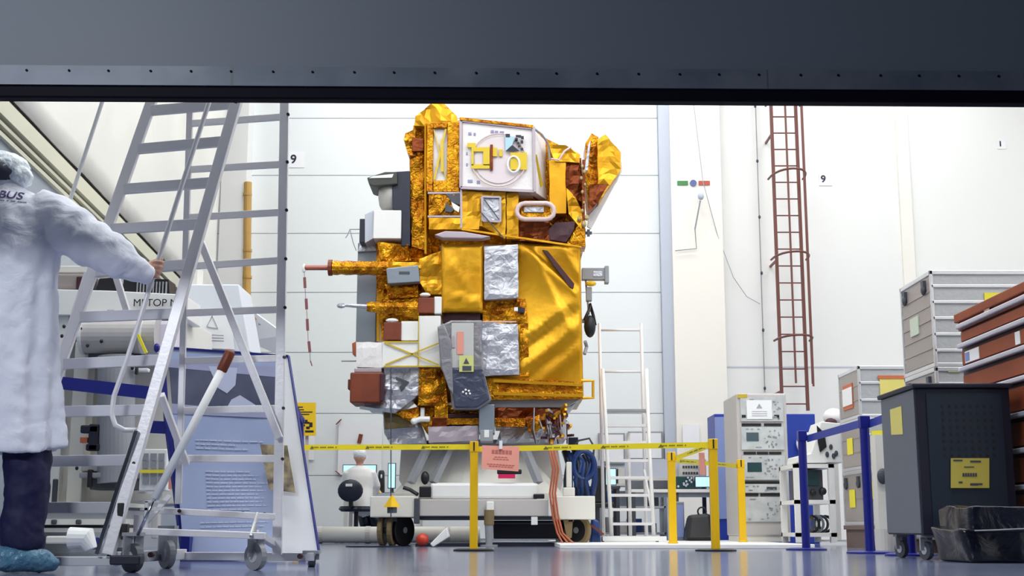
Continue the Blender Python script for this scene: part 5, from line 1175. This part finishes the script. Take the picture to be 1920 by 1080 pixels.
# ================================================================ STANDING PERSON
pe = thing('person', 'standing person in white lab coat and hair net, arm reaching to the ladder', 'person', (-2.27, 5.7, 0))
Yq = 5.72
def Zp(y): return P(0, y, Yq).z
cx = -2.285
coat = MB()
prof = [(346,.062,.075,.0),(354,.085,.085,.0),(364,.13,.10,.0),(378,.175,.125,.0),(398,.215,.145,.0),(430,.245,.155,0),(480,.26,.16,0),(540,.262,.165,0),(600,.268,.17,0),(660,.278,.18,0),(720,.292,.19,0),(780,.306,.2,0),(820,.318,.205,0),(846,.322,.207,0)]
rg = [(cx, Yq, Zp(y), a, b) for y, a, b, _ in prof][::-1]
N_ = 64; vv = []; ff = []
for i, (x, y, z, a, b) in enumerate(rg):
    for k in range(N_):
        t_ = 2*math.pi*k/N_; low = max(0, min(1, (1.35-z)/0.8))
        f = 1 + (.014+.04*low)*math.sin(t_*13 + 1.5*math.sin(z*3)) + (.012+.03*low)*math.sin(t_*7 + z*2.5)
        vv.append((x + a*f*math.cos(t_), y + b*f*math.sin(t_), z + (.02*math.sin(t_*3+1) if i == 0 else 0)))
for i in range(len(rg)-1):
    for k in range(N_): l = (k+1) % N_; ff.append((i*N_+k, i*N_+l, (i+1)*N_+l, (i+1)*N_+k))
ff += [tuple(range(N_-1, -1, -1)), tuple((len(rg)-1)*N_+k for k in range(N_))]
coat.add(vv, ff)
arm = [(70,398,.10,5.74),(100,408,.108,5.73),(135,432,.112,5.71),(165,452,.105,5.70),(195,470,.098,5.69),(222,484,.09,5.69),(248,500,.066,5.71),(270,512,.050,5.74),(284,518,.044,5.765)]
pts = []; rs = []
for i in range(len(arm)-1):
    for s_ in (0, .33, .66): q_ = [arm[i][j]+(arm[i+1][j]-arm[i][j])*s_ for j in range(4)]; pts.append(P(q_[0], q_[1], q_[3])); rs.append(q_[2]*(1+.05*math.sin(len(pts)*1.9)))
pts.append(P(284,518,5.765)); rs.append(.044)
coat.tube(pts, rs, 20)
# left arm hangs in front of the body, outside the frame
la = [Vector((cx-.19,5.72,Zp(392))), Vector((cx-.27,5.74,Zp(450))), Vector((cx-.31,5.78,Zp(520))), Vector((cx-.28,5.9,Zp(570))), Vector((cx-.2,6.0,Zp(590)))]
coat.tube(la, [.1,.095,.085,.065,.05], 16)
coat_o = coat.build('lab_coat', 'coat', pe, remesh=.011)
d_ = coat_o.modifiers.new('folds', 'DISPLACE'); tx = bpy.data.textures.new('fold_noise', 'CLOUDS'); tx.noise_scale = .09; d_.texture = tx; d_.strength = .024; d_.texture_coords = 'GLOBAL'
# body: head, neck, arms and hands as one surface
bd = MB()
hc = P(8, 330, 5.74)
bd.ball(hc, .078, .098, .115, 20, 14); bd.ball(hc+Vector((.006,.05,-.045)), .055, .055, .06, 14, 9)
bd.tube([hc+Vector((0,-.01,-.06)), Vector((hc.x-.01, 5.73, Zp(358))), Vector((cx, 5.72, Zp(392)))], [.058,.058,.08], 16)
for s_ in (-1, 1): bd.ball(hc+Vector((s_*.08,.0,-.01)), .014, .022, .034, 10, 7)          # ears
bd.tube([hc+Vector((.004,.095,.01)), hc+Vector((.004,.118,-.025)), hc+Vector((.004,.1,-.035))], [.008,.014,.012], 8)   # nose
bd.ball(hc+Vector((.004,.092,-.06)), .026, .01, .008, 10, 6)
bd.rings([(cx,5.72,Zp(800),.15,.11),(cx,5.72,Zp(760),.16,.12),(cx,5.72,Zp(600),.15,.11),(cx,5.72,Zp(480),.17,.11),(cx,5.72,Zp(410),.16,.09)], 20)
bd.tube([P(75,400,5.73), P(200,472,5.69), P(262,508,5.74), P(282,516,5.775)], [.05,.042,.032,.027], 12)
hb = P(286,517,5.785)
tdir = (P(262,600,5.82)-P(345,335,5.85)).normalized()      # handrail direction
hcn = P(291,506,5.82)
# palm lies against the near-left side of the rail
palm = hcn + Vector((-.022,-.026,-.008))
bd.tube([P(280,515,5.775), palm+Vector((-.02,0,-.012)), palm, palm-tdir*.012+Vector((.014,-.004,0))], [.027,.032,.036,.028], 14)
for k in range(4):
    o = -tdir*(.034-.021*k)           # fingers stacked along the rail
    c = hcn + o; L = (1, 1.08, 1.0, .85)[k]
    ang = [200, 262, 318, 375, 425]; r0 = .0225
    fp = [palm + o*.8]
    for a in ang: fp.append(c + Vector((math.cos(math.radians(a))*r0*1.15, math.sin(math.radians(a))*r0, 0))*L)
    fp = [fp[0]] + [p + Vector((0,0,-.002*k)) for p in fp[1:]]
    bd.tube(fp, [.011,.0105,.0102,.0096,.009,.0075], 10)
bd.tube([palm+Vector((-.012,-.004,-.01)), palm-tdir*.035+Vector((-.006,.006,0)), hcn-tdir*.055+Vector((.0,.02,0)), hcn-tdir*.055+Vector((.016,.022,.004))], [.015,.013,.011,.009], 10)
bd.tube([la[2]+Vector((0,.03,0)), la[4], la[4]+Vector((.06,.04,.0)), la[4]+Vector((.12,.05,-.01))], [.035,.028,.036,.03], 12)
for k in range(4): b_ = la[4]+Vector((.12,.045,-.03+.02*k)); bd.tube([b_, b_+Vector((.04,.01,0)), b_+Vector((.06,-.015,0))], [.01,.0095,.008], 8)
bd.tube([la[4]+Vector((.05,.02,.02)), la[4]+Vector((.09,0,.05))], [.013,.01], 8)
# legs inside the trousers and feet
for s_, fx in ((1, P(47,940,5.70).x), (-1, cx-.13)):
    bd.tube([(cx+s_*.09,5.72,Zp(800)), (fx,5.71,Zp(930)), (fx,5.70,.12), (fx+.02,5.70,.07)], [.055,.05,.042,.045], 14)
    bd.tube([(fx-.04,5.68,.045), (fx+.04,5.72,.055), (fx+.09,5.74,.045)], [.035,.04,.025], 12)
bd.build('body', 'skin', pe, remesh=.0055)
# hair net and hair
hn = MB(); hn.ball(P(6,318,5.735), .118, .125, .078, 26, 14); hn.ball(P(36,332,5.71), .062, .07, .05, 18, 10)
ho = hn.build('hair_net', 'cap', pe, remesh=.008); d_ = ho.modifiers.new('crinkle', 'DISPLACE'); tx = bpy.data.textures.new('crinkle_noise', 'CLOUDS'); tx.noise_scale = .025; d_.texture = tx; d_.strength = .016; d_.texture_coords = 'GLOBAL'
mb = MB(); mb.rings([(hc.x+.004,5.70,hc.z-.045,.066,.07),(hc.x+.004,5.70,hc.z-.01,.084,.09),(hc.x,5.71,hc.z+.03,.088,.1)], 20); mb.build('hair', 'hair', pe, smooth=True)
mb = MB(); c = Vector((cx, 5.72, Zp(350))); mb.rings([(cx+.0,5.72,Zp(360),.085,.09),(cx,5.72,Zp(345),.07,.08),(cx,5.72,Zp(340),.066,.076)], 24); mb.build('collar', 'coat', pe, smooth=True)
# trousers
tr = MB()
for s_, fx in ((1, P(47,940,5.70).x), (-1, cx-.13)):
    rr_ = [((cx+s_*.1), 5.72, Zp(780), .12, .13), (cx+s_*.11 if s_ < 0 else fx-.02, 5.72, Zp(830), .105, .12), (fx, 5.71, Zp(880), .096, .11), (fx, 5.71, Zp(940), .088, .105), (fx-.004, 5.70, Zp(985), .09, .1), (fx+.0, 5.70, Zp(1012), .094, .1), (fx, 5.70, Zp(1030), .084, .095)]
    tr.rings(rr_[::-1], 24)
to = tr.build('trousers', 'trouser', pe, remesh=.01); d_ = to.modifiers.new('folds', 'DISPLACE'); d_.texture = bpy.data.textures['fold_noise']; d_.strength = .03; d_.texture_coords = 'GLOBAL'
for s_, fx in ((1, P(47,940,5.70).x), (-1, cx-.13)):
    mb = MB(); mb.tube([(fx-.085,5.62,.052), (fx-.05,5.64,.064), (fx+.02,5.68,.066), (fx+.09,5.72,.05), (fx+.14,5.75,.032)], [.045,.062,.064,.052,.026], 18, flat=.95); mb.tube([(fx-.01,5.69,.06),(fx-.01,5.695,.125)], [.07,.06], 16)
    o = mb.build('shoe_cover', 'shoe', pe, remesh=.008); d_ = o.modifiers.new('crinkle', 'DISPLACE'); d_.texture = bpy.data.textures['crinkle_noise']; d_.strength = .012; d_.texture_coords = 'GLOBAL'
# lettering on the back of the coat
for body, x, y, s_, b_ in (('AIRBUS', 38, 372, 24, .0008), ('-- --- - -- ----', 46, 380, 12, .0006)):
    o = text('coat_lettering', body, 'purple', P(x, y, 5.3), s_*5.7/F_PX*1.05*.93, pe, align='RIGHT', bold=b_)
    # keep apparent size when thrown onto the cloth
    me = o.data; bm = bmesh.new(); bm.from_mesh(me)
    tgt = P(x, y, 5.6); src = P(x, y, 5.3)
    for v in bm.verts: v.co += Vector((tgt.x-src.x, 0, tgt.z-src.z))
    bmesh.ops.subdivide_edges(bm, edges=[e for e in bm.edges if e.calc_length() > .01], cuts=2); bm.to_mesh(me); bm.free()
    sw = o.modifiers.new('on_cloth', 'SHRINKWRAP'); sw.target = coat_o; sw.wrap_method = 'PROJECT'; sw.use_project_y = True; sw.use_negative_direction = False; sw.use_positive_direction = True; sw.offset = .002; sw.wrap_mode = 'ABOVE_SURFACE'

# ================================================================ SEATED PERSON FAR BEHIND
Ys = 17.9
ch = thing('draughting_chair', 'dark swivel chair with oval backrest beneath the seated person', 'chair', G(660, Ys))
mb = MB(); c = P(657,920,Ys-.33); mb.ball(c, .17, .045, .15, 22, 10); mb.build('backrest', 'navy', ch, smooth=True)
mb = MB(); mb.pbox(648,907,660,912,Ys-.40,.04); mb.build('pale_badge', 'paper', ch)
mb = MB(); mb.tube([P(658,930,Ys-.32), P(658,948,Ys-.32), P(664,955,Ys-.1)], .03, 8); mb.build('back_stem', 'black', ch)
mb = MB(); s0 = P(668,955,Ys-.05); mb.rings([(s0.x,Ys-.05,s0.z-.03,.2,.2),(s0.x,Ys-.05,s0.z+.0,.24,.22),(s0.x,Ys-.05,s0.z+.04,.22,.21)], 22); mb.build('seat', 'navy', ch)
mb = MB(); mb.cyl((s0.x,Ys-.05,.07), (s0.x,Ys-.05,s0.z-.03), .03, 12); mb.build('column', 'black', ch)
for q in range(5):
    a = math.radians(72*q+20); mb = MB(); mb.bar((s0.x,Ys-.05,.08), (s0.x+.28*math.cos(a),Ys-.05+.28*math.sin(a),.05), .04, .03); mb.ball((s0.x+.28*math.cos(a),Ys-.05+.28*math.sin(a),.026), .026); mb.build('leg', 'black', ch)
sp = thing('person', 'seated person in white coat and cap facing the monitor, far behind the stand', 'person', (s0.x, Ys, 0))
mb = MB(); z0_ = s0.z+.04
mb.rings([(s0.x+.02,Ys,z0_-.06,.21,.2),(s0.x+.02,Ys,z0_+.08,.2,.17),(s0.x+.03,Ys+.02,z0_+.25,.18,.13),(s0.x+.03,Ys+.03,z0_+.4,.19,.12),(s0.x+.02,Ys+.04,z0_+.5,.16,.1),(s0.x+.02,Ys+.05,z0_+.55,.07,.07)], 24)
for s_ in (-1, 1):
    mb.tube([(s0.x+.02+s_*.16,Ys+.04,z0_+.47), (s0.x+.03+s_*.22,Ys+.1,z0_+.28), (s0.x+.05+s_*.18,Ys+.3,z0_+.2)], [.065,.06,.045], 12)
    mb.tube([(s0.x+.04+s_*.08,Ys,z0_), (s0.x+.1+s_*.08,Ys+.25,z0_+.0), (s0.x+.14+s_*.07,Ys+.3,z0_-.12)], [.1,.095,.09], 12)
mb.build('lab_coat', 'white', sp, remesh=.018)
mb = MB(); hd = Vector((s0.x+.02, Ys+.07, z0_+.67))
mb.ball(hd, .075, .09, .105, 16, 10); mb.tube([hd-Vector((0,0,.08)), hd-Vector((0,.01,.18))], .05, 10)
mb.tube([hd+Vector((0,.085,0)), hd+Vector((0,.11,-.025))], [.01,.014], 8)
for s_ in (-1,1):
    mb.ball(hd+Vector((s_*.076,0,-.005)), .012, .02, .03, 8, 6)
    w0 = Vector((s0.x+.05+s_*.18,Ys+.3,z0_+.2)); mb.tube([w0, w0+Vector((0,.08,0)), w0+Vector((0,.13,-.005))], [.03,.035,.03], 10)
    for k in range(4): mb.tube([w0+Vector((-.024+.016*k,.13,0)), w0+Vector((-.024+.016*k,.18,-.005)), w0+Vector((-.024+.016*k,.195,-.02))], [.009,.009,.007], 6)
    mb.tube([w0+Vector((-s_*.03,.09,0)), w0+Vector((-s_*.05,.13,-.01))], [.011,.009], 6)
mb.build('body', 'skin', sp, remesh=.01)
mb = MB(); mb.ball(hd+Vector((.0,-.01,.035)), .09, .1, .085, 18, 10); mb.build('cap', 'cap', sp, smooth=True)
mb = MB(); mb.ball(hd+Vector((0,-.045,-.02)), .07, .05, .06, 14, 8); mb.build('hair', 'skin', sp, smooth=True)
mb = MB()
for s_ in (-1, 1): mb.tube([(s0.x+.12+s_*.07,Ys+.3,z0_-.1), (s0.x+.17+s_*.07,Ys+.32,z0_-.3), (s0.x+.2+s_*.08,Ys+.28,.2)], [.085,.07,.055], 14)
mb.build('trousers', 'navy', sp, smooth=True)
mb = MB()
for s_ in (-1, 1): mb.tube([(s0.x+.2+s_*.08,Ys+.24,.155), (s0.x+.21+s_*.08,Ys+.34,.15), (s0.x+.22+s_*.08,Ys+.42,.135)], [.05,.055,.035], 12)
mb.build('shoe_covers', 'shoe', sp, smooth=True)
dk2 = thing('computer_desk', 'pale computer desk in front of the seated person, behind the left stand block', 'desk', G(690, 18.8))
xa4, xb4 = P(640,0,18.7).x*1.0, 0
xa4 = G(644,18.7,.5).x; xb4 = G(790,18.7,.5).x; zd2 = P(0,924,18.6).z
mb = MB(); mb.box(xa4, xb4, 18.6, 19.3, zd2-.04, zd2); mb.build('worktop', 'doorframe', dk2)
for x in (xa4+.04, xb4-.04):
    for y in (18.64, 19.26): mb = MB(); mb.bar((x,y,0), (x,y,zd2-.04), .05, .05); mb.build('leg', 'cream', dk2)
mb = MB(); mb.box(xa4+.1, xb4-.1, 18.62, 18.9, .09, .12); mb.build('footrest', 'rackgrey', dk2)
mon('bright cyan-white monitor in front of the seated person', 642, 871, 706, 912, 18.9, 'screen', zd2)
mon('narrow glowing monitor edge beside the plumb line, right of the desk speaker', 727, 868, 742, 916, 18.85, 'screen', zd2)
t = thing('speaker', 'small black rounded speaker on the desk right of the seated person', 'speaker', (P(715,912,18.7).x, 18.7, zd2)); mb = MB(); mb.rings([(P(715,0,18.7).x*0+P(715,900,18.7).x,18.7,zd2,.05,.04),(P(715,900,18.7).x,18.7,zd2+.1,.05,.05),(P(715,900,18.7).x,18.7,P(0,886,18.7).z,.045,.05),(P(715,900,18.7).x,18.7,P(0,882,18.7).z,.03,.03)], 16); mb.build('housing', 'black', t, smooth=True)
mb = MB(); mb.ball(P(715,893,18.64), .012, .01, .03, 8, 6); mb.build('pale_dial', 'paper', t)
t = thing('yellow_duster', 'small yellow cloth on the desk beside the black speaker', 'cloth', (P(707,920,18.65).x, 18.65, zd2)); mb = MB(); c = P(707,920,18.65); mb.rings([(c.x,18.68,zd2,.08,.05),(c.x,18.68,zd2+.05,.05,.03),(c.x,18.68,zd2+.07,.02,.01)], 10); mb.build('cloth', 'yellow', t)

# ---- repeats share a group
GROUPS = dict(number_sign='number signs on the back wall', barrier_post='yellow barrier posts', barrier_belt='yellow barrier belts', blue_barrier_post='deep blue barrier posts', blue_barrier_belt='blue barrier belts',
 taped_paper='papers on the panelled door', monitor='lit monitors at the desks', whiteboard='boards on the rear door', metal_case='grey metal cases in two stacks', pallet='wooden pallets under the cases')
for o in scene.objects:
    if o.parent is None and 'label' in o:
        k_ = o.name.split('.')[0]
        if k_ in GROUPS and 'group' not in o: o['group'] = GROUPS[k_]
